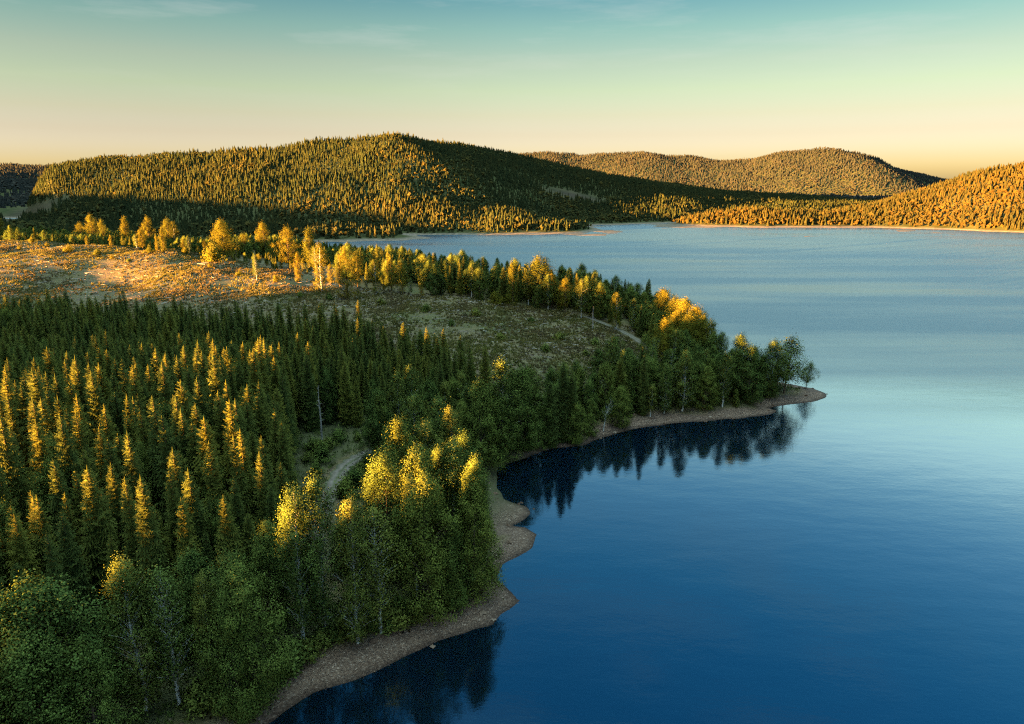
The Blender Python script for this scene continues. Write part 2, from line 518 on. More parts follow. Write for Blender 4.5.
CR_MAIN = crest([(25, 205, 1000, 160), (42, 184, 1000, 200), (52, 170, 1000, 240), (75, 157, 1000, 280), (110, 151, 1000, 285), (200, 150, 1000, 290), (250, 146, 1000, 290), (300, 140, 1000, 290), (340, 135, 1000, 280),
                 (385, 131, 1000, 250), (420, 133, 1100, 300), (460, 140, 1220, 380), (500, 152, 1340, 480), (560, 170, 1510, 580), (600, 180, 1620, 640), (640, 188, 1720, 680), (690, 194, 1870, 700), (740, 200, 2020, 700), (800, 206, 2120, 700)])
CR_SPUR = crest([(385, 132, 995, 170), (387, 149, 930, 150), (391, 166, 880, 125), (397, 184, 840, 105)])
CR_KNOLL = crest([(330, 205, 830, 110), (390, 192, 840, 115), (440, 193, 835, 115), (490, 202, 825, 105), (530, 212, 810, 85), (560, 220, 797, 58), (578, 226, 788, 28)])
CR_FAR = crest([(380, 158, 3200, 520), (515, 152, 3200, 520), (545, 151, 3200, 520), (580, 154, 3200, 520), (640, 150, 3150, 520), (680, 155, 3150, 520), (720, 158, 3120, 520), (760, 157, 3080, 500), (790, 149, 3050, 480), (825, 145.5, 3030, 450),
                (850, 149, 3050, 340), (880, 164, 3100, 300), (915, 174, 3300, 300), (945, 181, 3500, 300)], 11)
CR_MID = crest([(620, 203, 1700, 110), (700, 197, 1700, 170), (760, 195.5, 1680, 190), (820, 195, 1660, 190), (880, 196, 1650, 180), (930, 199, 1640, 130)], 8)
CR_RIGHT = crest([(668, 223, 885, 30), (690, 215, 895, 45), (720, 209, 905, 60), (750, 206, 910, 75), (800, 208, 915, 85), (840, 210, 915, 90), (880, 205, 915, 100), (920, 193, 920, 125), (960, 180, 930, 150),
                  (1000, 166, 930, 180), (1024, 157, 930, 210), (1100, 140, 930, 250), (1250, 130, 950, 280)])
CR_LEFT = crest([(-500, 158, 1900, 1000), (-150, 161, 1900, 1000), (0, 163, 1900, 1000), (80, 166, 1950, 1000), (160, 172, 2000, 900), (300, 180, 2100, 700)], 10)
CR_VALE = crest([(-500, 212, 860, 190), (-150, 214, 850, 180), (0, 216, 830, 160), (60, 220, 800, 140), (130, 223, 760, 110), (200, 224, 730, 90), (330, 227, 695, 60), (384, 230, 690, 40)], 4)

SUN_EL = math.radians(3.2)
SUN_H = np.array([-0.841, -0.541])
TAN_E = math.tan(SUN_EL)


def hill_mat(cleared=None):
    m, nt, out = new_mat('hill_soil')
    pos = N(nt, 'ShaderNodeNewGeometry').outputs['Position']
    s = N(nt, 'ShaderNodeSeparateXYZ'); nt.links.new(pos, s.inputs[0])
    z = N(nt, 'ShaderNodeMapRange'); z.inputs[1].default_value = 0.7; z.inputs[2].default_value = 1.7; nt.links.new(s.outputs[2], z.inputs[0])
    n = noise(nt, pos, 0.05, 5, 0.6)
    soil = ramp(nt, n, [(0.35, (0.035, 0.042, 0.016)), (0.7, (0.075, 0.070, 0.03))])
    if cleared:
        a = N(nt, 'ShaderNodeAttribute', attribute_name='cleared').outputs['Fac']
        soil = mixc(nt, a, soil, ramp(nt, n, [(0.35, (0.038, 0.030, 0.022)), (0.7, (0.065, 0.048, 0.032))]))
    sand = ramp(nt, noise(nt, pos, 0.3, 3), [(0.3, (0.10, 0.075, 0.055)), (0.7, (0.21, 0.16, 0.115))])
    c = mixc(nt, z.outputs[0], sand, soil)
    b = N(nt, 'ShaderNodeBsdfDiffuse'); nt.links.new(c, b.inputs[0]); nt.links.new(b.outputs[0], out.inputs[0])
    return m


M_HILL = hill_mat(True)


def hill_fn(crs, seed, amp, power=1.25, key_left=None):
    def fn(x, y):
        h = ridge_height(x, y, crs[0], power)
        for c in crs[1:]:
            h = np.maximum(h, ridge_height(x, y, c, power))
        if key_left is not None:                      # the hill breaks off steeply into the valley
            m = sstep(-0.725, -0.648, x / np.maximum(y, 1))
            h = h * m - 8 * (1 - m)
        # gullies and shoulders, faded out at the waterline and on the crest
        k = sstep(2, 26, h)
        return h + 1.3 * fbm(x / 22, y / 22, seed + 9, 3) * sstep(-3, 0, h) * sstep(7, 2, h) + k * (amp * fbm(x / 130, y / 130, seed, 3) + 0.25 * amp * fbm(x / 28, y / 28, seed + 5, 3))
    return fn


HILLS = {
    'main': (hill_fn([CR_MAIN, CR_SPUR, CR_KNOLL], 3, 9, 1.25, True), (-1000, 900, 690, 2300), 8),
    'far': (hill_fn([CR_FAR, CR_MID], 31, 10, 1.1), (-1100, 2900, 1400, 3850), 18),
    'shore': (hill_fn([CR_RIGHT], 57, 4), (150, 1500, 600, 1240), 6),
    'distant': (hill_fn([CR_LEFT], 71, 8), (-3700, 300, 850, 3000), 20),
    'vale': (hill_fn([CR_VALE], 83, 2), (-1600, -60, 600, 1120), 8),
}


def clearcut(px, py):
    """brown felled patches on the dark slope and in the far valley"""
    a = np.exp(-(((px - 575) / 34) ** 2 + ((py - 196 - (px - 575) * 0.22) / 5) ** 2))
    b = np.exp(-(((px - 30) / 40) ** 2 + ((py - 212 + (px - 30) * 0.35) / 7) ** 2))
    return np.maximum(a, b)


def pix_arr(x, y, z):
    depth = y * CP - (z - H) * SP
    return 512 + F * x / depth, 362 - F * (y * SP + (z - H) * CP) / depth


for key, (fn, (x0, x1, y0, y1), st) in HILLS.items():
    X, Y = np.meshgrid(np.arange(x0, x1 + st, st), np.arange(y0, y1 + st, st))
    Z = fn(X.astype(float), Y.astype(float))
    px, py = pix_arr(X, Y, Z)
    tag(link('hill', grid_mesh('hill', X, Y, Z, True, {'cleared': clearcut(px, py).ravel()}), M_HILL), kind='structure')


# unseen wooded ridge behind the viewpoint, toward the sun; crest shaped to place shade
def ridge_line(lat):
    zz = np.interp(lat, [-900, -300, 0, 66, 70, 74, 78, 90, 98, 110, 122, 130, 155, 165, 198, 249, 256, 335, 500, 620, 670, 720, 780, 980, 1100, 1300, 1700, 2200, 2700],
                   [46, 46, 47.5, 50, 49, 48.5, 48.5, 48.5, 45.5, 42, 42.5, 50.5, 52, 57, 60.5, 60.5, 47, 47, 48, 50, 56, 66, 72, 72, 70, 74, 90, 98, 100])
    return zz + 1.2 * fbm(lat / 60, lat * 0 + 3.3, 5, 3)


LATV = np.array([SUN_H[1], -SUN_H[0]])       # across the sun's path


def shade_ridge(x, y):
    up = x * SUN_H[0] + y * SUN_H[1]
    lat = x * LATV[0] + y * LATV[1]
    return (ridge_line(lat) - 10) * np.clip(1 - np.abs(up - 520) / 190, -0.2, 1) ** 1 


lats, ups = np.arange(-900, 2700, 6.0), np.arange(300, 760, 14.0)
LT, UP = np.meshgrid(lats, ups)
RX = UP * SUN_H[0] + LT * LATV[0]; RY = UP * SUN_H[1] + LT * LATV[1]
tag(link('hill', grid_mesh('hill', RX, RY, shade_ridge(RX, RY), True, {'cleared': np.zeros(RX.size)}), M_HILL), kind='structure')


# ------------------------------------------------------------------ far woods: thousands of small trees, one mesh per wood
def far_templates():
    out = []
    for k in range(5):                                   # spruces: ragged tiers
        r = random.Random(k); V, T = [], []
        for tier in range(4):
            z0 = 0.06 + 0.23 * tier; z1 = min(z0 + 0.42, 1.0) if tier < 3 else 1.0
            R = 0.20 * (1 - 0.22 * tier) ; n = 6
            b = len(V)
            for j in range(n):
                a = 2 * math.pi * (j + 0.5 * (tier % 2)) / n + r.uniform(-.2, .2)
                q = R * r.uniform(0.65, 1.15)
                V.append((q * math.cos(a), q * math.sin(a), z0 + r.uniform(-.05, .05)))
            V.append((r.uniform(-.01, .01), r.uniform(-.01, .01), z1))
            T += [(b + j, b + (j + 1) % n, b + n) for j in range(n)]
        out.append((np.array(V), np.array(T)))
    for k in range(3):                                   # rounder broadleaved crowns
        r = random.Random(50 + k); V, T = [], []
        for _ in range(6):
            c = np.array([r.uniform(-.14, .14), r.uniform(-.14, .14), r.uniform(.3, .85)])
            q = r.uniform(.13, .2); b = len(V)
            for d in ((1, 0, 0), (-1, 0, 0), (0, 1, 0), (0, -1, 0), (0, 0, 1), (0, 0, -1)):
                V.append(c + np.array(d) * q * r.uniform(.75, 1.25))
            T += [(b + i, b + j, b + m) for i, j, m in ((0, 2, 4), (2, 1, 4), (1, 3, 4), (3, 0, 4), (2, 0, 5), (1, 2, 5), (3, 1, 5), (0, 3, 5))]
        out.append((np.array(V), np.array(T)))
    return out


TPL = far_templates()


def scatter(x0, x1, y0, y1, step, rng):
    X, Y = np.meshgrid(np.arange(x0, x1, step), np.arange(y0, y1, step))
    X = X + rng.uniform(-.48, .48, X.shape) * step; Y = Y + rng.uniform(-.48, .48, Y.shape) * step
    return X.ravel(), Y.ravel()


def wood(name, fn, box, step, hmin, hmax, broad, rng, minz=1.3, in_view=True, keep=None, gaps=0.0, width=1.0, mat=None):
    x, y = scatter(*box, step, rng)
    if in_view:
        m = np.abs(x) < 0.80 * y + 30
        x, y = x[m], y[m]
    z = fn(x, y)
    ok = z > minz + rng.uniform(0, 1.2, len(x)) ** 2
    x, y, z = x[ok], y[ok], z[ok]
    px, py = pix_arr(x, y, z)
    ok = clearcut(px, py) < rng.uniform(.15, .6, len(x))
    if keep is not None: ok &= keep(x, y, z)
    if gaps: ok &= fbm(x / 40, y / 40, 91, 3) > -0.55 + gaps * rng.uniform(0, 1, len(x))
    x, y, z = x[ok], y[ok], z[ok]
    n = len(x)
    pb = np.clip(broad + 0.9 * fbm(x / 70, y / 70, 77, 3) + 0.35 * np.exp(-(z - 2) / 6.0), 0.02, 0.85)
    isb = rng.uniform(0, 1, n) < pb
    which = np.where(isb, 5 + rng.integers(0, 3, n), rng.integers(0, 5, n))
    hh = (hmin + (hmax - hmin) * rng.beta(1.6, 2.2, n)) * (1 + 0.45 * fbm(x / 45, y / 45, 12, 3)) * np.where(isb, .8, 1)
    ww = hh * rng.uniform(.8, 1.25, n) * np.where(isb, 1.25, 1.0) * width
    rot = rng.uniform(0, 6.283, n)
    tint = np.clip(np.where(isb, rng.uniform(.45, .9, n), rng.uniform(0, .55, n)) + 0.35 * fbm(x / 60, y / 60, 8, 3), 0, 1)
    Vs, Ts, As, off = [], [], [], 0
    for t, (V, T) in enumerate(TPL):
        s = np.nonzero(which == t)[0]
        if not len(s): continue
        c, sn = np.cos(rot[s])[:, None], np.sin(rot[s])[:, None]
        vx = (V[:, 0] * c - V[:, 1] * sn) * ww[s][:, None] + x[s][:, None]
        vy = (V[:, 0] * sn + V[:, 1] * c) * ww[s][:, None] + y[s][:, None]
        vz = V[:, 2] * hh[s][:, None] + z[s][:, None] - 0.3
        Vs.append(np.stack([vx, vy, vz], -1).reshape(-1, 3))
        Ts.append((T[None] + (off + len(V) * np.arange(len(s)))[:, None, None]).reshape(-1, 3))
        As.append(np.repeat(tint[s], len(V))); off += len(V) * len(s)
    o = link(name, mk_mesh(name, np.concatenate(Vs), np.concatenate(Ts), None, False, {'tint': np.concatenate(As)}), mat or M_FAR)
    tag(o, kind='stuff')
    print(name, n)
    return o


def front_only(fn, sx=0.0):
    """leave out trees well behind a crest"""
    def k(x, y, z):
        s = 60.0
        d = 1 - s / y
        return fn(x * d, y * d) < z + 14
    return k


wood('hill_forest', HILLS['main'][0], (-760, 860, 690, 2200), 4.1, 5.5, 12.5, 0.03, np.random.default_rng(1), keep=front_only(HILLS['main'][0]))
wood('shore_forest', HILLS['shore'][0], (170, 900, 600, 1100), 3.7, 5.5, 12.5, 0.14, np.random.default_rng(2), keep=front_only(HILLS['shore'][0]), mat=M_SHORE)
wood('distant_forest', HILLS['far'][0], (-700, 2600, 1420, 3600), 9.5, 9, 15, 0.08, np.random.default_rng(3), minz=2.2, keep=front_only(HILLS['far'][0]), width=1.35, mat=M_HAZED)
wood('distant_forest', HILLS['distant'][0], (-1800, -250, 900, 2150), 9.0, 9, 15, 0.04, np.random.default_rng(4), minz=10, keep=front_only(HILLS['distant'][0]), width=1.4, mat=M_HAZED)
wood('valley_forest', HILLS['vale'][0], (-900, -110, 610, 1080), 5.0, 7, 13, 0.12, np.random.default_rng(5))
wood('shade_ridge_forest', lambda x, y: np.where(np.abs(x * SUN_H[0] + y * SUN_H[1] - 520) < 45, shade_ridge(x, y), -9), (-2000, 300, -1200, 2100), 5.0, 9, 12, 0.1, np.random.default_rng(6), in_view=False, width=1.5)  # unseen trees along the shading crest, roughening its shadow edge

# ------------------------------------------------------------------ near trees
def spruce_meshes(k, h=16.0, R=2.0, base=0.06, gap=0.42):
    r = random.Random(100 + k)
    A = Acc(); z = h * base; TF = []
    while z < h - 0.25:
        t = (z / h - base) / (1 - base)
        rad = R * ((1 - t) ** 0.58) * (0.62 + 0.38 * min(1, t * 6)) + 0.12
        nb = max(5, int(10 - 4 * t))
        off = r.uniform(0, 6.28)
        for j in range(nb):
            a = off + 6.283 * j / nb + r.uniform(-.35, .35)
            L = rad * r.uniform(0.62, 1.16)
            droop = 0.62 * (1 - t) + 0.10 - 0.75 * max(0, t - .7)
            zz = z + r.uniform(-.2, .2)
            ca, sa = math.cos(a), math.sin(a)
            n = 5 if L > 0.7 else 3
            sp = [np.array([ca * L * i / n, sa * L * i / n, zz - droop * L * (i / n) + 0.34 * L * (i / n) ** 2]) for i in range(n + 1)]
            V, T = list(sp), []
            side = np.array([-sa, ca, 0]); fwd = np.array([ca, sa, -droop * .5])
            for i in range(1, n + 1):
                w = L * (0.40 * math.sin(math.pi * min(1, (i / n) * 0.86 + .08)) + .05) * r.uniform(.7, 1.3)
                for sg in (-1, 1):
                    V.append(sp[i] + side * sg * w + fwd * w * r.uniform(.1, .7) + np.array([0, 0, -w * r.uniform(.3, .95)]))
                    T.append((i - 1, i, len(V) - 1))
                V.append(sp[i] * 0.5 + sp[i - 1] * 0.5 + np.array([0, 0, -w * r.uniform(.5, 1.0)]) + fwd * .2 * w)
                T.append((i - 1, i, len(V) - 1))
            V = np.array(V); A.add(V, np.array(T))
            mid = np.array([ca * L * .45, sa * L * .45, zz - .35 * droop * L])
            q = (V - mid) / (L + .1) * np.array([.7, .7, 1.5]) + np.array([ca * .75, sa * .75, .25])
            TF.append(q / (np.linalg.norm(q, axis=1)[:, None] + 1e-6))
        z += gap * (1.0 - 0.45 * t) * r.uniform(.8, 1.2)
    for j in range(6):                                   # leader shoot
        a = j * 1.05
        A.add([(0, 0, h + .35), (.10 * math.cos(a), .10 * math.sin(a), h - .5), (.10 * math.cos(a + 1), .10 * math.sin(a + 1), h - .55)], [(0, 1, 2)])
        TF.append(np.tile([math.cos(a + .5), math.sin(a + .5), .3], (3, 1)))
    crown = A.mesh('crown', False, {'tuft': np.concatenate(TF)}); crown.materials.append(M_SPRUCE)
    V, Q = tube([(0, 0, -.6), (0, 0, h * .3), (.03, 0, h * .7), (0, 0, h)], [.2, .15, .08, .015], 6)
    trunk = mk_mesh('trunk', V, None, Q, True); trunk.materials.append(M_BARK)
    return crown, trunk, h


def leaf_quads(centers, normals, size, r):
    n = len(centers)
    a = r.normal(size=(n, 3)); a -= (a * normals).sum(1)[:, None] * normals
    a /= np.linalg.norm(a, axis=1)[:, None] + 1e-9
    b = np.cross(normals, a)
    s = size * r.uniform(.65, 1.35, n)[:, None]
    V = np.stack([centers - a * s, centers + b * s * .62, centers + a * s, centers - b * s * .62], 1).reshape(-1, 3)
    return V, np.arange(4 * n).reshape(n, 4)


def broad_meshes(k, h, R, base, prof, mat, bark, nclump, leaves=60, leaf=.12, droop=.3, fork=False, sig=.40, limbs=.35, lean=0.0, low=1.0, tr=None):
    r = np.random.default_rng(300 + k)
    tr = tr or (0.011 * h + .03)
    # trunk
    zs = np.linspace(-.6, h * .93, 8)
    bend = np.cumsum(r.normal(0, .06, (8, 2)), 0) + np.outer(np.linspace(0, 1, 8) ** 1.3, [lean * h, 0]); bend -= bend[0]
    spine = np.column_stack([bend, zs])
    A = Acc()
    V, Q = tube(spine, np.linspace(tr, tr * .15, 8), 7); A.add(V, None, Q)

    def at(z):
        return np.array([np.interp(z, zs, spine[:, 0]), np.interp(z, zs, spine[:, 1]), z])
    ph = r.uniform(0, 6.28, 6)
    C = []
    for i in range(nclump):
        t = (i + r.uniform()) / nclump
        pr = np.interp(t, *prof)
        a = r.uniform(0, 6.283)
        lob = 1 + .26 * math.sin(2 * a + ph[0] + 5 * t) + .24 * math.sin(3 * a + ph[1] - 9 * t) + .20 * math.sin(4 * a + ph[2] + 17 * t)
        rad = R * pr * lob * (0.30 + 0.70 * math.sqrt(r.uniform()))
        z = h * (base + (1 - base) * t) + r.normal(0, .25) - .5
        p = at(min(z, h * .92)); p[2] = z
        C.append(p + np.array([rad * math.cos(a), rad * math.sin(a), 0]))
        if r.uniform() < limbs:
            z0 = max(h * base * .7, z - rad * r.uniform(.7, 1.3) - .4)
            p0 = at(z0); p2 = C[-1]; pm = p0 * .5 + p2 * .5 + np.array([0, 0, .25 * rad * .4])
            q = tr * .32 * (1 - .7 * t)
            V, Q = tube([p0, pm, p2], [q, q * .6, q * .18], 4); A.add(V, None, Q)
    C = np.array(C)
    rep = np.repeat(np.arange(len(C)), leaves)
    g = r.normal(size=(len(rep), 3)) * np.array([sig * .8, sig * .8, sig * 1.25])
    cz = np.abs(g[:, 0]) + np.abs(g[:, 1])
    g[:, 2] -= droop * cz
    cen = C[rep] + g * r.uniform(.75, 1.3, len(C))[rep][:, None]
    axis_c = np.column_stack([np.zeros(len(cen)), np.zeros(len(cen)), cen[:, 2] - .3])
    nrm_ = (cen - axis_c); nrm_ /= np.linalg.norm(nrm_, axis=1)[:, None] + 1e-6
    nrm_ = nrm_ * .7 + r.normal(size=nrm_.shape) * .6 + np.array([0, 0, .35])
    nrm_ /= np.linalg.norm(nrm_, axis=1)[:, None]
    V, Q = leaf_quads(cen, nrm_, leaf, r)
    keepq = V.reshape(-1, 4, 3)[:, :, 2].min(1) > .15
    out_ = cen - axis_c; out_[:, 2] = .15 * R; out_ /= np.linalg.norm(out_, axis=1)[:, None] + 1e-6
    tf = g / (sig * 1.1) + .9 * out_ + np.array([0, 0, .25])
    tf /= np.linalg.norm(tf, axis=1)[:, None] + 1e-6
    crown = mk_mesh('crown', V, None, Q[keepq], False, {'tuft': np.repeat(tf, 4, axis=0)}); crown.materials.append(mat)
    trunk = A.mesh('trunk', True); trunk.materials.append(bark)
    return crown, trunk, h


ROUND = ([0, .12, .35, .6, .82, 1], [.45, .8, 1, .92, .6, .14])
EGG = ([0, .15, .4, .7, .9, 1], [.6, .95, 1, .72, .38, .08])
TALL = ([0, .15, .45, .75, .92, 1], [.35, .75, 1, .8, .45, .12])
COLUMN = ([0, .1, .4, .7, .9, 1], [.7, 1, .9, .8, .5, .15])
CLUB = ([0, .12, .25, .42, .5, .75, .92, 1], [.9, 1, .5, .35, .8, 1, .6, .15])

KIND = {
    'spruce': [spruce_meshes(0, 16, 2.1), spruce_meshes(1, 16, 1.9), spruce_meshes(2, 16, 2.35), spruce_meshes(3, 16, 2.2, .04), spruce_meshes(4, 16, 1.75, .10), spruce_meshes(5, 16, 2.5, .03)],
    'birch': [broad_meshes(1, 15, 1.9, .22, TALL, M_BIRCH, M_WHITEBARK, 210, sig=.36, leaf=.066, leaves=110, droop=.5), broad_meshes(2, 15, 2.1, .15, EGG, M_BIRCH, M_WHITEBARK, 230, sig=.36, leaf=.066, leaves=110, droop=.5),
              broad_meshes(3, 15, 1.65, .28, TALL, M_BIRCH, M_WHITEBARK, 210, sig=.36, leaf=.066, leaves=110, droop=.5), broad_meshes(4, 15, 1.9, .12, COLUMN, M_BIRCH, M_WHITEBARK, 270, sig=.36, leaf=.066, leaves=110, droop=.5)],
    'sparse_birch': [broad_meshes(11, 15, 2.1, .25, TALL, M_BIRCH, M_WHITEBARK, 165, leaves=56, sig=.45, leaf=.085, limbs=.7, droop=.4),
                     broad_meshes(12, 15, 2.0, .35, TALL, M_BIRCH, M_WHITEBARK, 125, leaves=50, sig=.45, leaf=.085, limbs=.8, droop=.4)],
    'alder': [broad_meshes(21, 12, 2.4, .04, EGG, M_ALDER, M_BARK, 270, sig=.36, leaf=.062, leaves=130), broad_meshes(22, 12, 2.7, .05, ROUND, M_ALDER, M_BARK, 280, sig=.36, leaf=.062, leaves=130),
              broad_meshes(23, 12, 2.15, .03, COLUMN, M_ALDER, M_BARK, 260, sig=.36, leaf=.062, leaves=130), broad_meshes(24, 12, 2.4, .06, TALL, M_ALDER, M_BARK, 260, sig=.36, leaf=.062, leaves=130)],
    'aspen': [broad_meshes(31, 14, 2.0, .08, COLUMN, M_ASPEN, M_BARK, 115, sig=.37, leaf=.09, leaves=75), broad_meshes(32, 14, 1.9, .05, CLUB, M_ASPEN, M_WHITEBARK, 105, sig=.37, leaf=.09, leaves=75),
              broad_meshes(33, 14, 2.5, .2, TALL, M_ASPEN, M_BARK, 125, sig=.37, leaf=.09, leaves=75), broad_meshes(34, 14, 1.5, .05, COLUMN, M_ASPEN, M_BARK, 85, sig=.45, leaf=.105, leaves=75)],
    'round_aspen': [broad_meshes(35, 12, 3.0, .3, ROUND, M_ASPEN, M_BARK, 230, sig=.45, leaf=.09, leaves=75), broad_meshes(36, 12, 3.3, .25, EGG, M_ASPEN, M_BARK, 240, sig=.45, leaf=.09, leaves=75)],
    'loose': [broad_meshes(41, 11, 3.0, .33, ROUND, M_ALDER, M_BARK, 110, sig=.5, leaf=.10, leaves=70, limbs=.8, lean=.04)],
    'leaning_birch': [broad_meshes(51, 13, 2.0, .42, TALL, M_BIRCH, M_WHITEBARK, 110, leaves=56, sig=.45, leaf=.08, limbs=.8, lean=.22, tr=.24)],
    'shrub': [broad_meshes(61, 2.6, 1.5, .02, ROUND, M_BIRCH, M_BARK, 60, leaves=50, sig=.3, leaf=.11), broad_meshes(62, 2.4, 1.3, .02, EGG, M_ALDER, M_BARK, 55, leaves=50, sig=.3, leaf=.11)],
    'gold_shrub': [broad_meshes(63, 2.6, 1.4, .02, EGG, M_ASPEN, M_BARK, 60, leaves=50, sig=.3, leaf=.11), broad_meshes(64, 3.2, 1.2, .02, COLUMN, M_ASPEN, M_BARK, 55, leaves=50, sig=.3, leaf=.11)],
}
NAME = {'spruce': ('spruce_tree', 'spruce'), 'birch': ('birch_tree', 'birch'), 'sparse_birch': ('birch_tree', 'birch'), 'leaning_birch': ('birch_tree', 'birch'),
        'alder': ('alder_tree', 'alder'), 'loose': ('alder_tree', 'alder'), 'aspen': ('aspen_tree', 'aspen'), 'round_aspen': ('aspen_tree', 'aspen'),
        'shrub': ('shrub', 'shrub'), 'gold_shrub': ('shrub', 'shrub')}

TREES = []                                   # every near tree: kind, variant, x, y, z, height, width factor, spin, label


def put(kind, x, y, h, label=None, var=None, wid=1.0, spin=None, group=None):
    v = random.randrange(len(KIND[kind])) if var is None else var
    TREES.append(dict(kind=kind, var=v, x=float(x), y=float(y), z=float(height(x, y)), h=float(h), w=wid, spin=random.uniform(0, 6.28) if spin is None else spin, label=label, group=group, named=label is not None))
    return TREES[-1]


def tree_at(kind, px, top, bx, by, label=None, **kw):
    """a tree whose foot is seen at (bx, by) and whose tip is seen at height TOP"""
    g = G(bx, by)
    d = ray(px, top); zt = H + d[2] / d[1] * g[1]
    return put(kind, g[0], g[1], max(zt - g[2], 1.2), label, **kw)


def tree_top(kind, px, top, h, label=None, **kw):
    """a tree of height h whose tip is seen at (px, top)"""
    d = ray(px, top); d = d / d[1]
    ys = np.linspace(25, 800, 3000)
    below = np.nonzero(H + d[2] * ys - h <= height(d[0] * ys, ys))[0]
    y = ys[below[0]] if len(below) else 500.0
    return put(kind, d[0] * y, y, h, label, **kw)


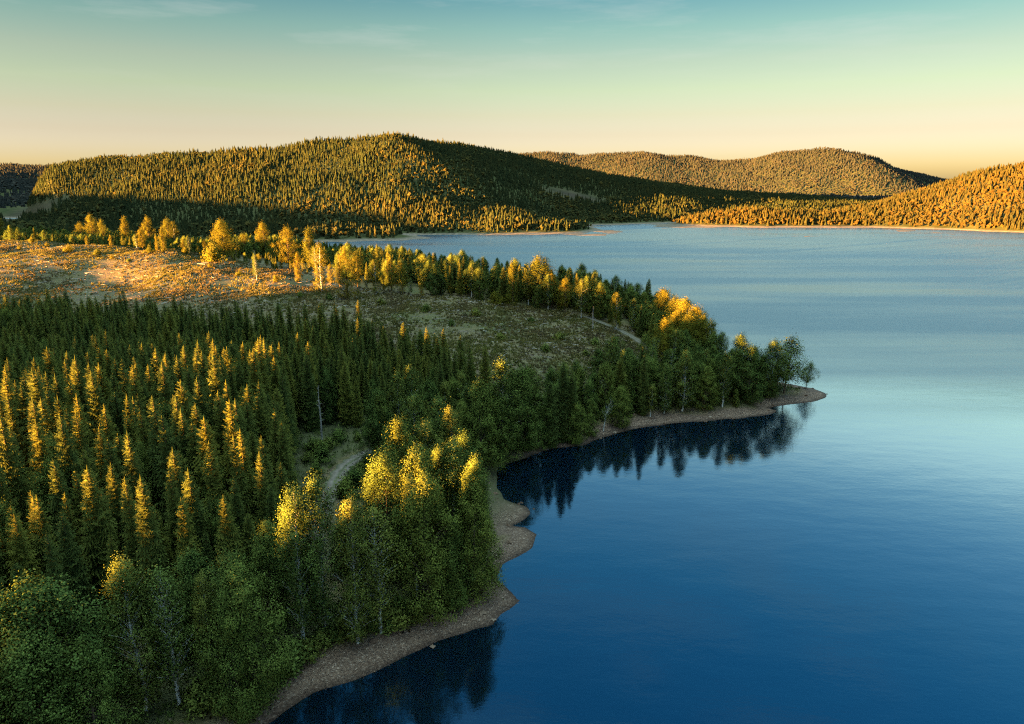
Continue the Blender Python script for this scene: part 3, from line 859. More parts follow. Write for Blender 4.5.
# --- broadleaves along the near beach, from the bottom of the photo to the cape
for kind, px, top, bx, by, label, kw in [
    ('alder', 20, 592, 12, 790, 'broad gold-tipped alder at the bottom corner of the wood', dict(wid=1.25, var=0)),
    ('alder', 75, 583, 62, 770, 'dense broad alder with gold spots beside the corner alder', dict(wid=1.3, var=3)),
    ('alder', 104, 640, 100, 770, 'low bushy alder below the dense broad alder', dict(wid=1.1, var=1)),
    ('alder', 40, 640, 40, 800, 'leafy round alder standing before the two broad corner alders', dict(wid=1.2, var=2)),
    ('birch', 147, 556, 146, 712, 'birch with a bright gold cap and dark lower crown', dict(wid=1.05, var=1)),
    ('sparse_birch', 186, 566, 180, 705, 'thin-crowned birch showing forked white limbs under a gold tuft', dict(wid=1.1, var=0)),
    ('birch', 229, 573, 221, 708, 'slender green birch on a bare pale stem by the beach', dict(wid=.8, var=2)),
    ('alder', 266, 562, 258, 712, 'broad dark green alder above the lowest stretch of beach', dict(wid=1.0, var=3)),
    ('alder', 250, 588, 243, 716, 'small round alder between the slender birch and broad alder', dict(wid=.85, var=1)),
    ('birch', 309, 486, 303, 652, 'tallest birch with a wide gold top and white lower stem', dict(wid=.95, var=0)),
    ('birch', 336, 473, 328, 640, 'gold-crowned birch right behind the tallest birch', dict(wid=.9, var=1)),
    ('birch', 362, 497, 358, 644, 'all-green birch between the gold birch and white-stemmed birch', dict(wid=.95, var=3)),
    ('sparse_birch', 391, 506, 381, 634, 'airy birch with a long white stem at the beach edge', dict(wid=1.2, var=0)),
    ('alder', 432, 471, 430, 614, 'wide dark alder with one gold spot on its tip', dict(wid=1.0, var=0)),
    ('alder', 452, 520, 450, 606, 'low green alder filling the gap above the stony beach', dict(wid=1.05, var=2)),
    ('alder', 478, 482, 474, 598, 'dense green alder column at the bulge of the beach', dict(wid=.95, var=2)),
    ('alder', 488, 455, 480, 575, 'dark alder column behind the beach bulge', dict(wid=.8, var=2)),
    ('birch', 393, 371, 400, 456, 'tall pale-topped birch crowning the wood beside the track bend', dict(wid=.95, var=1)),
    ('birch', 408, 366, 413, 452, 'tall birch leaning into the pale-topped birch by the track', dict(wid=1.0, var=0)),
    ('alder', 382, 394, 386, 470, 'large dark alder overhanging the track bend', dict(wid=.8, var=2)),
    ('birch', 412, 395, 416, 488, 'birch with a streak of gold sunlight down its middle', dict(wid=1.25, var=3)),
    ('birch', 428, 420, 430, 520, 'birch with scattered gold flecks in mid wood', dict(wid=1.3, var=0)),
    ('alder', 445, 418, 446, 500, 'deep green alder behind the gold-flecked birch', dict(wid=.95, var=1)),
    ('birch', 440, 445, 442, 550, 'yellow-green birch below the deep green alder', dict(wid=1.0, var=1)),
    ('alder', 374, 388, 376, 468, 'dark alder leaning over the bend of the track', dict(wid=1.0, var=2)), ('birch', 440, 396, 441, 488, 'full green birch between the gold-streaked birch and the shaded spruces', dict(wid=1.3, var=1)),
    ('alder', 400, 418, 401, 526, 'broad green alder below the gold-streaked birch', dict(wid=1.05, var=0)), ('alder', 420, 446, 420, 566, 'round alder in mid wood under the gold-flecked birch', dict(wid=1.0, var=3)), ('birch', 456, 438, 456, 560, 'upright green birch near the inlet side of the wood', dict(wid=1.15, var=1)),
    ('alder', 388, 452, 388, 574, 'green alder standing between the white-stemmed birch and the track', dict(wid=.95, var=1)), ('birch', 452, 408, 453, 502, 'tall shaded birch on the inlet side of the green birch', dict(wid=1.2, var=3)),
    ('alder', 463, 400, 462, 470, 'rounded alder in shade beside the shaded birch row', dict(wid=.9, var=1)),
    ('alder', 470, 432, 470, 540, 'dark alder above the inlet between the beaches', dict(wid=.9, var=2)),
    ('birch', 420, 475, 418, 600, 'small birch tucked behind the wide dark alder', dict(wid=.8, var=2)),
    # beyond the inlet, along the second beach
    ('birch', 500, 358, 503, 456, 'broad green birch clump where the second beach begins', dict(wid=1.45, var=1)),
    ('alder', 519, 368, 522, 450, 'full round alder next to the broad birch clump', dict(wid=1.25, var=3)),
    ('alder', 499, 398, 500, 462, 'lower round alder over the start of the second beach', dict(wid=1.2, var=1)),
    ('alder', 482, 380, 480, 470, 'alder with flat dark crown between inlet and shaded spruces', dict(wid=1.1, var=0)),
    ('spruce', 560, 362, 562, 440, 'dark pointed spruce standing above the second beach', dict(wid=1.15, var=2)),
    ('spruce', 570, 372, 571, 441, 'shorter spruce against the dark beach spruce', dict(wid=1.1, var=3)),
    ('spruce', 548, 380, 549, 445, 'blue-green spruce between alders on second beach', dict(wid=1.2, var=5)),
    ('alder', 536, 392, 538, 449, 'small alder before the beach spruces', dict(wid=1.1, var=2)),
    ('alder', 574, 402, 576, 444, 'dome-shaped alder before the dark beach spruce', dict(wid=1.3, var=1)),
    ('leaning_birch', 602, 396, 603, 432, 'bare-legged white birch leaning over the second beach', dict(wid=1.0, spin=0.2)),
    ('alder', 624, 386, 620, 427, 'round blue-green alder beside the leaning white birch', dict(wid=1.25, var=1)),
    ('alder', 590, 398, 590, 436, 'low dark alder just before the leaning birch', dict(wid=1.1, var=0)),
    ('birch', 650, 384, 650, 417, 'small birch with a short white stem on the second beach', dict(wid=1.3, var=2)),
    ('spruce', 641, 352, 642, 415, 'slim shaded spruce near the short white birch stem', dict(wid=1.0, var=1)),
    ('birch', 664, 364, 664, 414, 'narrow birch close to the bend of the beach', dict(wid=1.0, var=3)),
    ('birch', 683, 350, 682, 412, 'tall oval birch with a white stem near the cape', dict(wid=1.35, var=1)),
    ('alder', 704, 366, 704, 410, 'yellowish egg-shaped alder at the foot of the cape trees', dict(wid=1.15, var=0)),
    ('birch', 722, 352, 722, 407, 'upright birch between the oval birch and the cape alders', dict(wid=1.1, var=0)),
    ('alder', 748, 346, 748, 403, 'broad dark alder in the cape row', dict(wid=1.4, var=3)),
    ('alder', 735, 334, 736, 396, 'tall dark alder rising behind the broad cape alder', dict(wid=1.2, var=0)),
    ('alder', 768, 340, 768, 398, 'airy alder two before the cape end', dict(wid=1.2, var=3)),
    ('loose', 786, 339, 784, 394, 'big open-crowned alder near the end of the cape', dict(wid=1.25)),
    ('loose', 808, 362, 806, 389, 'small open tree alone on the cape tip', dict(wid=1.05)),
]:
    tree_at(kind, px, top, bx, by, label, **kw)

# gold-topped cluster in the middle of the peninsula
for kind, px, top, h, label, w in [
    ('round_aspen', 665, 289, 16, 'gold round-topped aspen at the upper edge of the cape cluster', .9), ('round_aspen', 685, 298, 16, 'largest gold aspen dome of the cape cluster', 1.1),
    ('round_aspen', 667, 318, 14, 'gold aspen dome beside the track end', .9), ('round_aspen', 690, 313, 15, 'gold aspen dome in the middle of the cape cluster', .95),
    ('round_aspen', 703, 315, 14.5, 'gold aspen dome on the lake side of the cape cluster', .9), ('aspen', 713, 320, 14, 'half-lit aspen where the gold cluster ends', 1.1),
    ('aspen', 663, 340, 9, 'small gold aspen spike above the track', 1.0), ('birch', 723, 332, 12, 'greenish gold birch on the slope to the cape', 1.2), ('birch', 676, 330, 12, 'birch with green flanks below the gold domes', 1.2), ('round_aspen', 676, 297, 15, 'gold aspen dome between the uppermost dome and the largest dome', .9), ('round_aspen', 697, 306, 15.5, 'gold aspen dome on the lakeward side of the largest dome', .9), ('round_aspen', 679, 311, 14.5, 'gold aspen dome in the gap under the largest dome', .85)]:
    tree_top(kind, px, top, h, label, wid=w * 1.25)

# gold trees left standing on the clearing and along its upper edge
for kind, px, top, bx, by, label, kw in [
    ('aspen', 95, 216, 95, 244, 'tallest gold aspen of the trio on the hilltop', dict(var=2)), ('aspen', 105, 221, 105, 245, 'gold aspen at the clearing side of the hilltop trio', dict(var=0)),
    ('aspen', 83, 224, 82, 244, 'shorter gold aspen at the outer side of the hilltop trio', dict(var=2)),
    ('aspen', 127, 218, 127, 247, 'lone slim gold aspen after the hilltop trio', dict(var=3)), ('aspen', 151, 218, 151, 249, 'gold aspen with ragged crown on the clearing crest', dict(var=0)),
    ('aspen', 168, 220, 170, 250, 'gold aspen of a leaning pair on the clearing crest', dict(var=2)), ('aspen', 177, 223, 176, 250, 'shorter partner of the leaning gold pair on the crest', dict(var=1)),
    ('round_aspen', 225, 222, 225, 260, 'broad gold aspen with a heavy round crown above the slash', dict(wid=.9)), ('gold_shrub', 215, 246, 215, 262, 'gold bush under the heavy round aspen', {}),
    ('aspen', 244, 235, 245, 256, 'low gold aspen beyond the heavy round aspen', dict(wid=1.3)), ('aspen', 266, 224, 266, 258, 'gold aspen on the crest with its dark underside showing', dict(var=2, wid=1.1)),
    ('aspen', 289, 228, 289, 269, 'tall gold aspen with bare lower stem on the clearing', dict(var=2)), ('aspen', 309, 229, 310, 271, 'narrow gold column with a visible stem', dict(var=3)),
    ('aspen', 299, 254, 299, 282, 'small gold cone standing before the narrow column', dict(var=3, wid=.9)), ('aspen', 325, 244, 322, 291, 'ragged gold aspen with a separate low clump', dict(var=1)),
    ('sparse_birch', 258, 255, 257, 281, 'wispy half-bare birch alone on the lit slash', dict(wid=.7)), ('aspen', 354, 249, 348, 299, 'large gold aspen with foliage down to the ground', dict(var=0, wid=1.0)),
    ('aspen', 360, 252, 358, 290, 'gold aspen leaning on the large gold aspen', dict(var=2, wid=.9)), ('aspen', 376, 261, 376, 295, 'stout gold aspen with a pale stem foot', dict(var=1)),
    ('aspen', 393, 257, 392, 291, 'taller of the gold pair near the dark wood', dict(var=0, wid=.85)), ('aspen', 403, 264, 403, 293, 'shorter and slimmer of the gold pair near the dark wood', dict(var=3)),
    ('aspen', 421, 279, 421, 297, 'small gold aspen spike at the edge of dark wood', dict(var=3)), ('gold_shrub', 494, 293, 495, 304, 'small gold bush beside the dark wood', {}),
    ('gold_shrub', 507, 296, 507, 304, 'second small gold bush nearer the lake', {}), ('aspen', 616, 294, 616, 329, 'small gold-headed aspen above the track end', dict(var=1)),
    ('sparse_birch', 632, 317, 632, 333, 'thin pale birch sapling at the end of the track', dict(wid=.8)), ('aspen', 540, 257, 540, 305, 'big round gold crown rising over the dark wood', dict(var=2, wid=1.6)),
    ('aspen', 552, 275, 552, 308, 'gold aspen below the big round gold crown', dict(var=2, wid=1.2)), ('aspen', 513, 263, 513, 306, 'thin gold stem at the rim of the dark wood', dict(var=3, wid=.8)),
    ('birch', 581, 281, 581, 318, 'white-stemmed birch with dull gold leaves at the wood edge', dict(var=0, wid=1.1)), ('aspen', 566, 279, 565, 312, 'dull gold aspen between round crown and white-stemmed birch', dict(var=2)),
    ('aspen', 3, 220, 3, 239, 'slim gold aspen at the very end of the hilltop', dict(var=3)), ('aspen', 56, 233, 57, 243, 'low gold aspen bush on the hilltop', dict(var=0, wid=1.6)),
]:
    kw['wid'] = kw.get('wid', 1.0) * 1.2
    tree_at(kind, px, top - 2, bx, by, label, **kw)


for k, (px, by, hh) in enumerate([(64, 243, 6), (72, 245, 8.5), (88, 246, 5), (112, 248, 6), (119, 246, 9), (137, 249, 7), (143, 250, 10), (158, 251, 7.5), (164, 252, 11), (184, 252, 6), (190, 254, 8.5), (199, 256, 5), (206, 257, 8),
                              (233, 259, 9.5), (252, 258, 7), (259, 262, 5), (274, 262, 10.5), (281, 266, 7), (295, 268, 11), (304, 272, 6), (316, 272, 11.5), (331, 284, 8), (340, 288, 10), (367, 292, 7), (384, 293, 8.5), (411, 296, 7)]):
    g = G(px, by)
    put('aspen' if k % 5 else 'sparse_birch', g[0], g[1], hh, None, wid=random.uniform(.9, 1.35))

# bare standing snag by the wood edge and one in the spruce stand
def snag(px, top, bx, by, label, seed):
    g = G(bx, by); d = ray(px, top); h = H + d[2] / d[1] * g[1] - g[2]
    r = random.Random(seed)
    root = bpy.data.objects.new('dead_tree', None); COL.objects.link(root); root.location = g
    tag(root, label, 'dead tree')
    V, Q = tube([(0, 0, -.5), (.08, 0, h * .4), (-.05, .05, h * .75), (.1, 0, h)], [.22, .17, .11, .03], 7)
    o = link('trunk', mk_mesh('trunk', V, None, Q, True), M_DEADWOOD, root)
    for k in range(14):
        z = h * r.uniform(.35, .97); a = r.uniform(0, 6.28); L = r.uniform(.5, 1.7) * (1.2 - z / h)
        V, Q = tube([(0, 0, z), (L * .6 * math.cos(a), L * .6 * math.sin(a), z + .1), (L * math.cos(a), L * math.sin(a), z + r.uniform(-.1, .5))], [.05, .035, .01], 5)
        link('branch', mk_mesh('branch', V, None, Q, True), M_DEADWOOD, root)


snag(594, 306, 592.5, 330, 'bare bleached dead tree at the edge of the dark wood', 1)
snag(322, 385, 322, 442, 'tall bare grey dead stem at the open side of the spruce stand', 2)

for px, by, s in [(33, 243, 1), (47, 247, 1), (20, 250, 1), (98, 255, 1), (70, 252, 1), (130, 262, 0), (210, 268, 1), (240, 276, 1), (150, 253, 1), (186, 254, 1), (112, 259, 1),
                  (276, 282, 1), (532, 322, 0), (475, 316, 0), (452, 326, 0), (560, 340, 0), (595, 345, 0), (545, 352, 0), (612, 358, 0), (500, 340, 0), (380, 305, 0), (330, 300, 0), (300, 297, 0), (425, 312, 0), (585, 356, 0), (340, 440, 0), (318, 455, 0)]:
    g = G(px, by)
    put('gold_shrub' if s else 'shrub', g[0], g[1], random.uniform(1.6, 3.0), None, wid=random.uniform(.9, 1.5))

for k in range(46):                       # low bushes overhanging the first beach
    t = random.random(); line = [(205, 716), (232, 706), (262, 693), (300, 670), (343, 646), (380, 634), (417, 622), (455, 606), (488, 584)]
    f = t * (len(line) - 1); a = int(f); u = f - a
    px = line[a][0] * (1 - u) + line[a + 1][0] * u; by = line[a][1] * (1 - u) + line[a + 1][1] * u
    g = G(px - random.uniform(0, 12), by - random.uniform(0, 9))
    put('shrub', g[0], g[1], random.uniform(1.6, 3.8), None, wid=random.uniform(.8, 1.3))
for px, by in [(314, 452), (322, 462), (330, 449), (338, 441), (316, 474), (326, 484), (309, 463), (352, 486), (362, 478), (345, 496), (370, 470), (358, 440), (366, 436), (334, 500)]:
    g = G(px, by)
    if road_dist(g[0:1], g[1:2])[0] > 2.6: put('shrub', g[0], g[1], random.uniform(1.5, 3.6), None, wid=random.uniform(.9, 1.4))

# --- fills ------------------------------------------------------------------
OCC = {}


def occ_add(x, y): OCC.setdefault((int(x // 4), int(y // 4)), []).append((x, y))


def clear_of(x, y, r):
    i, j = int(x // 4), int(y // 4)
    for a in range(i - 2, i + 3):
        for b in range(j - 2, j + 3):
            for q in OCC.get((a, b), ()):
                if (q[0] - x) ** 2 + (q[1] - y) ** 2 < r * r: return False
    return True


for t in TREES: occ_add(t['x'], t['y'])
MIXED = [t for t in TREES]


def candidates(x0, x1, y0, y1, step, seed):
    r = np.random.default_rng(seed)
    x, y = scatter(x0, x1, y0, y1, step, r)
    ok = np.abs(x) < .80 * y + 12
    x, y = x[ok], y[ok]
    o = np.argsort(y)
    return x[o], y[o]


# spruce stand
OPEN = np.array([G(300, 438)[:2], G(330, 425)[:2], G(368, 432)[:2], G(372, 455)[:2], G(352, 485)[:2], G(330, 520)[:2], G(314, 500)[:2], G(305, 465)[:2]])
x, y = candidates(-215, 20, 52, 232, 2.65, 21)
dS = pad(x, y); dO = sdf(x, y, OPEN); dR = road_dist(x, y); dW = sdf(x, y)
for i in range(len(x)):
    if dS[i] < 0 or dO[i] > -1.0 or dR[i] < 3.0 or dW[i] < 17: continue
    if not clear_of(x[i], y[i], 2.0): continue
    nz = float(fbm(x[i] / 18, y[i] / 18, 61, 3))
    h = 12.4 + 5.8 * float(sstep(165, 118, y[i])) * float(sstep(-18, -45, x[i])) + 3.0 * nz + random.uniform(-1.8, 1.8)
    if random.random() < .045:
        put('alder', x[i], y[i], h * .85, None, wid=.8)
    else:
        bx_, by_ = pix((x[i], y[i], float(height(x[i], y[i])))); tp_ = pix((x[i], y[i], float(height(x[i], y[i])) + h))[1]
        if 298 < bx_ < 374 and by_ > 436 and tp_ < (505 if bx_ > 330 else 470): continue
        put('spruce', x[i], y[i], h * random.choice([.7, .85, .95, 1, 1, 1.05, 1.1]), None, wid=random.uniform(.8, 1.15))
    occ_add(x[i], y[i])

# trees between the track and the water
x, y = candidates(-75, 72, 50, 275, 2.9, 22)
dW = sdf(x, y); dR = road_dist(x, y); dS = pad(x, y)
FIELD_FRONT = np.array([G(*q)[:2] for q in [(-40, 250), (56, 241), (130, 248), (225, 259), (290, 271), (330, 283), (380, 292), (425, 297), (470, 300), (500, 306), (560, 316), (600, 324), (628, 331)]])


def field_edge(xx):                      # how far out the clearing reaches
    return np.interp(xx, FIELD_FRONT[:, 0], FIELD_FRONT[:, 1])


for i in range(len(x)):
    px, _ = pix((x[i], y[i], 5.0))
    if dW[i] < 4.6 or dR[i] < 3.0 or dO is None: continue
    if y[i] < 150:
        if dW[i] > 19 or dS[i] > 0: continue
    else:
        cape = x[i] > float(np.interp(y[i], [150, 180, 196, 202, 215, 300], [20, 34, 45, 44, 42, 42]))
        if not cape and dW[i] > 21: continue
        if y[i] > 270: continue
    if not clear_of(x[i], y[i], 4.0 if y[i] < 112 and dW[i] >= 7.2 else 2.6): continue
    hh = random.uniform(8, 14)
    if y[i] > 165 and x[i] > 30: hh = random.uniform(7, 11.5)
    if x[i] > 60: hh *= .85
    if dW[i] < 7.2: hh = random.uniform(2.5, 5.5)
    if 318 < px < 372 and y[i] < 140 and pix((x[i], y[i], float(height(x[i], y[i])) + hh))[1] < 497: continue
    kind = random.choices(['alder', 'birch', 'spruce', 'sparse_birch'], [.40, .38, .17, .05])[0]
    if dW[i] < 7.2: kind = random.choice(['alder', 'birch'])
    put(kind, x[i], y[i], hh, None, wid=random.uniform(.95, 1.35))
    occ_add(x[i], y[i])

# dark wood behind the clearing
x, y = candidates(-260, 66, 215, 470, 3.7, 23)
dW = sdf(x, y); fe = field_edge(x); dR = road_dist(x, y)
for i in range(len(x)):
    deep = 48 if x[i] > -75 else 16
    if dW[i] < 6 or y[i] < fe[i] + (16 if -82 < x[i] < -30 else 3) or y[i] > fe[i] + deep or dR[i] < 3.5: continue
    if not clear_of(x[i], y[i], 3.0): continue
    hh = (7.5 + 7.5 * random.betavariate(1.5, 1.8)) if x[i] > -75 else random.uniform(2.5, 7)
    if x[i] < -75 and random.random() < .35: continue
    if x[i] < -45: kind = random.choices(['alder', 'spruce', 'aspen', 'birch'], [.10, .25, .5, .15] if x[i] < -75 else [.36, .62, .0, .02])[0]
    else: kind = random.choices(['alder', 'spruce', 'birch', 'aspen'], [.42, .48, .10, .0])[0]
    put(kind, x[i], y[i], hh, None, wid=random.uniform(1.0, 1.4))
    occ_add(x[i], y[i])

# more wood far down the back of the point, out to the valley
x, y = candidates(-420, 10, 330, 640, 6.0, 24)
EXTRA = []
dW = sdf(x, y); fe = field_edge(x)
for i in range(len(x)):
    if dW[i] < 8 or y[i] < fe[i] + (52 if x[i] > -75 else 60): continue
    EXTRA.append((x[i], y[i], random.uniform(7, 10)))

# ------------------------------------------------------------------ write the trees out
ORD = ['', 'first', 'second', 'third', 'fourth', 'fifth', 'sixth', 'seventh', 'eighth', 'ninth', 'tenth', 'eleventh', 'twelfth', 'thirteenth', 'fourteenth', 'fifteenth', 'sixteenth', 'seventeenth', 'eighteenth', 'nineteenth', 'twentieth']
TENS = {20: 'twenty', 30: 'thirty', 40: 'forty', 50: 'fifty'}


def plural(k): return 'birches' if k == 'birch' else k + 's'


def nth(n):
    if n <= 20: return ORD[n]
    return f'{TENS.get(n // 10 * 10, "sixty")}-{ORD[n % 10]}' if n % 10 else {30: 'thirtieth', 40: 'fortieth', 50: 'fiftieth'}.get(n, 'sixtieth')


def sunny(t):
    up = t['x'] * SUN_H[0] + t['y'] * SUN_H[1]; lat = t['x'] * LATV[0] + t['y'] * LATV[1]
    return t['z'] + t['h'] > float(ridge_line(np.array([lat]))[0]) - TAN_E * (520 - up) + 1.2


def zone(t):
    """(where the tree stands, from which side its row is counted)"""
    x, y, k = t['x'], t['y'], NAME[t['kind']][1]
    fe = float(field_edge(x)); d = float(sdf(np.array([x]), np.array([y]))[0])
    if k == 'shrub': return ('on the hilltop clearing', 'lake') if y > 215 and t['kind'] == 'gold_shrub' else ('by the track bend', 'lake') if road_dist(np.array([x]), np.array([y]))[0] < 14 and y < 140 and d > 9 else ('along the first beach', 'lake') if y < 150 else ('on the lower clearing', 'lake')
    if k in ('aspen', 'birch') and x < -45 and y > 230: return 'on the clearing crest', 'dark wood'
    if y > fe + 2 and y > 210: return ('of the dark wood', 'lake') if x > -75 else ('of the hilltop row', 'dark wood')
    if y > 150 and x > 38: return 'of the cape wood', 'lake'
    if pad(np.array([x]), np.array([y]))[0] > 0: return 'of the spruce stand', 'track'
    if y > 215: return 'on the open clearing', 'lake'
    if y > 150: return 'above the second beach', 'lake'
    return 'above the first beach', 'lake'


def describe_all(trees):
    """each unnamed tree by its look, its row counted away from the viewer, and its place in that row"""
    by = {}
    for t in trees: by.setdefault(zone(t), []).append(t)
    for (where, side), ts in by.items():
        ts.sort(key=lambda t: t['y'])
        y0 = ts[0]['y']
        rows = {}
        for t in ts: rows.setdefault(int((t['y'] - y0) / 6.0), []).append(t)
        for r, (key, row) in enumerate(sorted(rows.items()), 1):
            for n, t in enumerate(sorted(row, key=lambda t: -t['x']), 1):
                k = NAME[t['kind']][1]; lit = sunny(t)
                look = {'spruce': 'pointed', 'alder': 'round', 'birch': 'airy', 'aspen': 'yellow-leaved', 'shrub': 'low'}[k]
                tone = 'gold-tipped' if lit else 'shaded'
                t['label'] = f'{tone} {look} {k}, {nth(n)} from the {side} in {nth(r)} row {where}'
                t['group'] = f'{plural(k)} {where}'


def app(t):
    return t['h'] / math.hypot(t['x'], t['y'])


spr = sorted((t for t in TREES if t['kind'] == 'spruce'), key=lambda t: (not t['named'], -app(t)))
bulk = [t for t in spr[300:]]
bulk_ids = {id(t) for t in bulk}
shown = [t for t in TREES if id(t) not in bulk_ids]
for nm in ('alder_tree', 'birch_tree', 'aspen_tree'):
    of = [t for t in shown if NAME[t['kind']][0] == nm]
    print(nm, len(of))
print('spruce', len(spr), 'extra', len(EXTRA))

describe_all([t for t in shown if not t['named']])
PROTO = {}


def grow(t):
    """first tree of a kind makes the meshes; each later one is a copy with its own trunk and crown"""
    crown_m, trunk_m, h0 = KIND[t['kind']][t['var']]
    nm, cat = NAME[t['kind']]
    key = (t['kind'], t['var'])
    if key not in PROTO:
        root = bpy.data.objects.new(nm, None); COL.objects.link(root)
        PROTO[key] = (root, link('trunk', trunk_m, None, root), link('crown', crown_m, None, root))
    else:
        r0, tk, cr = PROTO[key]
        root = r0.copy(); COL.objects.link(root)
        for part in (tk, cr):
            c = part.copy(); c.parent = root; COL.objects.link(c)
    s = t['h'] / h0
    root.location = (t['x'], t['y'], t['z'] - .05)
    root.rotation_euler = (0, 0, t['spin'])
    root.scale = (s * t['w'], s * t['w'], s)
    root.empty_display_size = .5
    tag(root, t['label'], cat, t['group'] or f'{plural(cat)} standing out from the woods')


for t in shown: grow(t)


# ------------------------------------------------------------------ countless rest of the woods: points that carry whole trees
def tree_cloud(name, items, protos):
    V = np.array([(i[0], i[1], i[2]) for i in items])
    m = bpy.data.meshes.new(name); m.vertices.add(len(V)); m.vertices.foreach_set('co', V.ravel().astype(np.float32))
    for an, idx in (('spin', 3), ('size', 4), ('girth', 5)):
        a = m.attributes.new(an, 'FLOAT', 'POINT'); a.data.foreach_set('value', np.array([i[idx] for i in items], np.float32))
    a = m.attributes.new('pick', 'INT', 'POINT'); a.data.foreach_set('value', np.array([i[6] for i in items], np.int32))
    m.update()
    o = bpy.data.objects.new(name, m); COL.objects.link(o)
    src = bpy.data.collections.new(name + '_kinds')          # source trees, joined trunk and crown, never linked to the scene
    for k, (cm, tm, h0) in enumerate(protos):
        A = Acc(); mats = []; tf = []
        for me in (cm, tm):
            v = np.empty(len(me.vertices) * 3, np.float32); me.vertices.foreach_get('co', v)
            n = len(me.polygons[0].vertices)
            f = np.empty(len(me.loops), np.int32); me.loops.foreach_get('vertex_index', f)
            f = f.reshape(-1, n)
            A.add(v.reshape(-1, 3), f if n == 3 else None, f if n == 4 else None)
            mats.append((me.materials[0], n, len(f)))
            q = np.zeros(len(me.vertices) * 3, np.float32)
            if 'tuft' in me.attributes: me.attributes['tuft'].data.foreach_get('vector', q)
            tf.append(q.reshape(-1, 3))
        jm = A.mesh('tree', False, {'tuft': np.concatenate(tf)})
        for mt, n, c in mats: jm.materials.append(mt)
        # triangles come first in the joined mesh, then quads in the order added
        mi = np.zeros(len(jm.polygons), np.int32)
        order = sorted(range(2), key=lambda q: mats[q][1])
        p = 0
        for q in order:
            mi[p:p + mats[q][2]] = q; p += mats[q][2]
        jm.polygons.foreach_set('material_index', mi)
        ob = bpy.data.objects.new(f'tree_kind_{k:02d}', jm); src.objects.link(ob)
    ng = bpy.data.node_groups.new(name + '_grow', 'GeometryNodeTree')
    ng.interface.new_socket('Geometry', in_out='INPUT', socket_type='NodeSocketGeometry')
    ng.interface.new_socket('Geometry', in_out='OUTPUT', socket_type='NodeSocketGeometry')
    gi, go = ng.nodes.new('NodeGroupInput'), ng.nodes.new('NodeGroupOutput')
    ci = ng.nodes.new('GeometryNodeCollectionInfo'); ci.inputs['Collection'].default_value = src
    ci.inputs['Separate Children'].default_value = True; ci.inputs['Reset Children'].default_value = True
    ip = ng.nodes.new('GeometryNodeInstanceOnPoints'); ip.inputs['Pick Instance'].default_value = True

    def named(an, dt):
        q = ng.nodes.new('GeometryNodeInputNamedAttribute'); q.data_type = dt; q.inputs['Name'].default_value = an
        return [s for s in q.outputs if s.enabled and s.name == 'Attribute'][0]
    cx = ng.nodes.new('ShaderNodeCombineXYZ'); ng.links.new(named('spin', 'FLOAT'), cx.inputs[2])
    cs = ng.nodes.new('ShaderNodeCombineXYZ')
    gsock = named('girth', 'FLOAT')
    ng.links.new(gsock, cs.inputs[0]); ng.links.new(gsock, cs.inputs[1]); ng.links.new(named('size', 'FLOAT'), cs.inputs[2])
    ng.links.new(gi.outputs[0], ip.inputs['Points']); ng.links.new(ci.outputs[0], ip.inputs['Instance'])
    ng.links.new(named('pick', 'INT'), ip.inputs['Instance Index'])
    ng.links.new(cx.outputs[0], ip.inputs['Rotation']); ng.links.new(cs.outputs[0], ip.inputs['Scale'])
    ng.links.new(ip.outputs[0], go.inputs[0])
    md = o.modifiers.new('grow', 'NODES'); md.node_group = ng
    tag(o, kind='stuff')
    return o


items = [(t['x'], t['y'], t['z'] - .05, t['spin'], t['h'] / 16, t['h'] / 16 * t['w'], t['var']) for t in bulk]
tree_cloud('spruce_forest', items, KIND['spruce'])
if EXTRA:
    zz = height(np.array([e[0] for e in EXTRA]), np.array([e[1] for e in EXTRA]))
    items = []
    for e, z in zip(EXTRA, zz):
        k = random.choice([0, 1, 2, 3]); s = e[2] / (16 if k < 2 else 12)
        items.append((e[0], e[1], z, random.uniform(0, 6.28), s, s * 1.1, k))
    tree_cloud('mixed_forest', items, [KIND['spruce'][0], KIND['spruce'][2], KIND['alder'][0], KIND['alder'][3]])


# ------------------------------------------------------------------ low ground cover and stones
def rocks(name, xs, ys, zs, sizes, mat, rng):
    B = np.array([(1, 0, 0), (-1, 0, 0), (0, 1, 0), (0, -1, 0), (0, 0, .7), (0, 0, -.5), (.6, .6, .4), (-.6, .6, .35), (-.6, -.6, .4), (.6, -.6, .35)], float)
    T = np.array([(0, 6, 4), (6, 2, 4), (2, 7, 4), (7, 1, 4), (1, 8, 4), (8, 3, 4), (3, 9, 4), (9, 0, 4), (0, 6, 5), (6, 2, 5), (2, 7, 5), (7, 1, 5), (1, 8, 5), (8, 3, 5), (3, 9, 5), (9, 0, 5)])
    n = len(xs)
    V = B[None] * rng.uniform(.7, 1.3, (n, 10, 3)) * sizes[:, None, None] * rng.uniform(.6, 1.3, (n, 1, 3))
    a = rng.uniform(0, 6.28, n); c, s = np.cos(a)[:, None], np.sin(a)[:, None]
    V = np.stack([V[..., 0] * c - V[..., 1] * s + xs[:, None], V[..., 0] * s + V[..., 1] * c + ys[:, None], V[..., 2] + zs[:, None]], -1)
    F = (T[None] + 10 * np.arange(n)[:, None, None]).reshape(-1, 3)
    o = link(name, mk_mesh(name, V.reshape(-1, 3), F, None, False, {'tint': np.repeat(rng.uniform(0, 1, n), 10)}), mat)
    tag(o, kind='stuff')


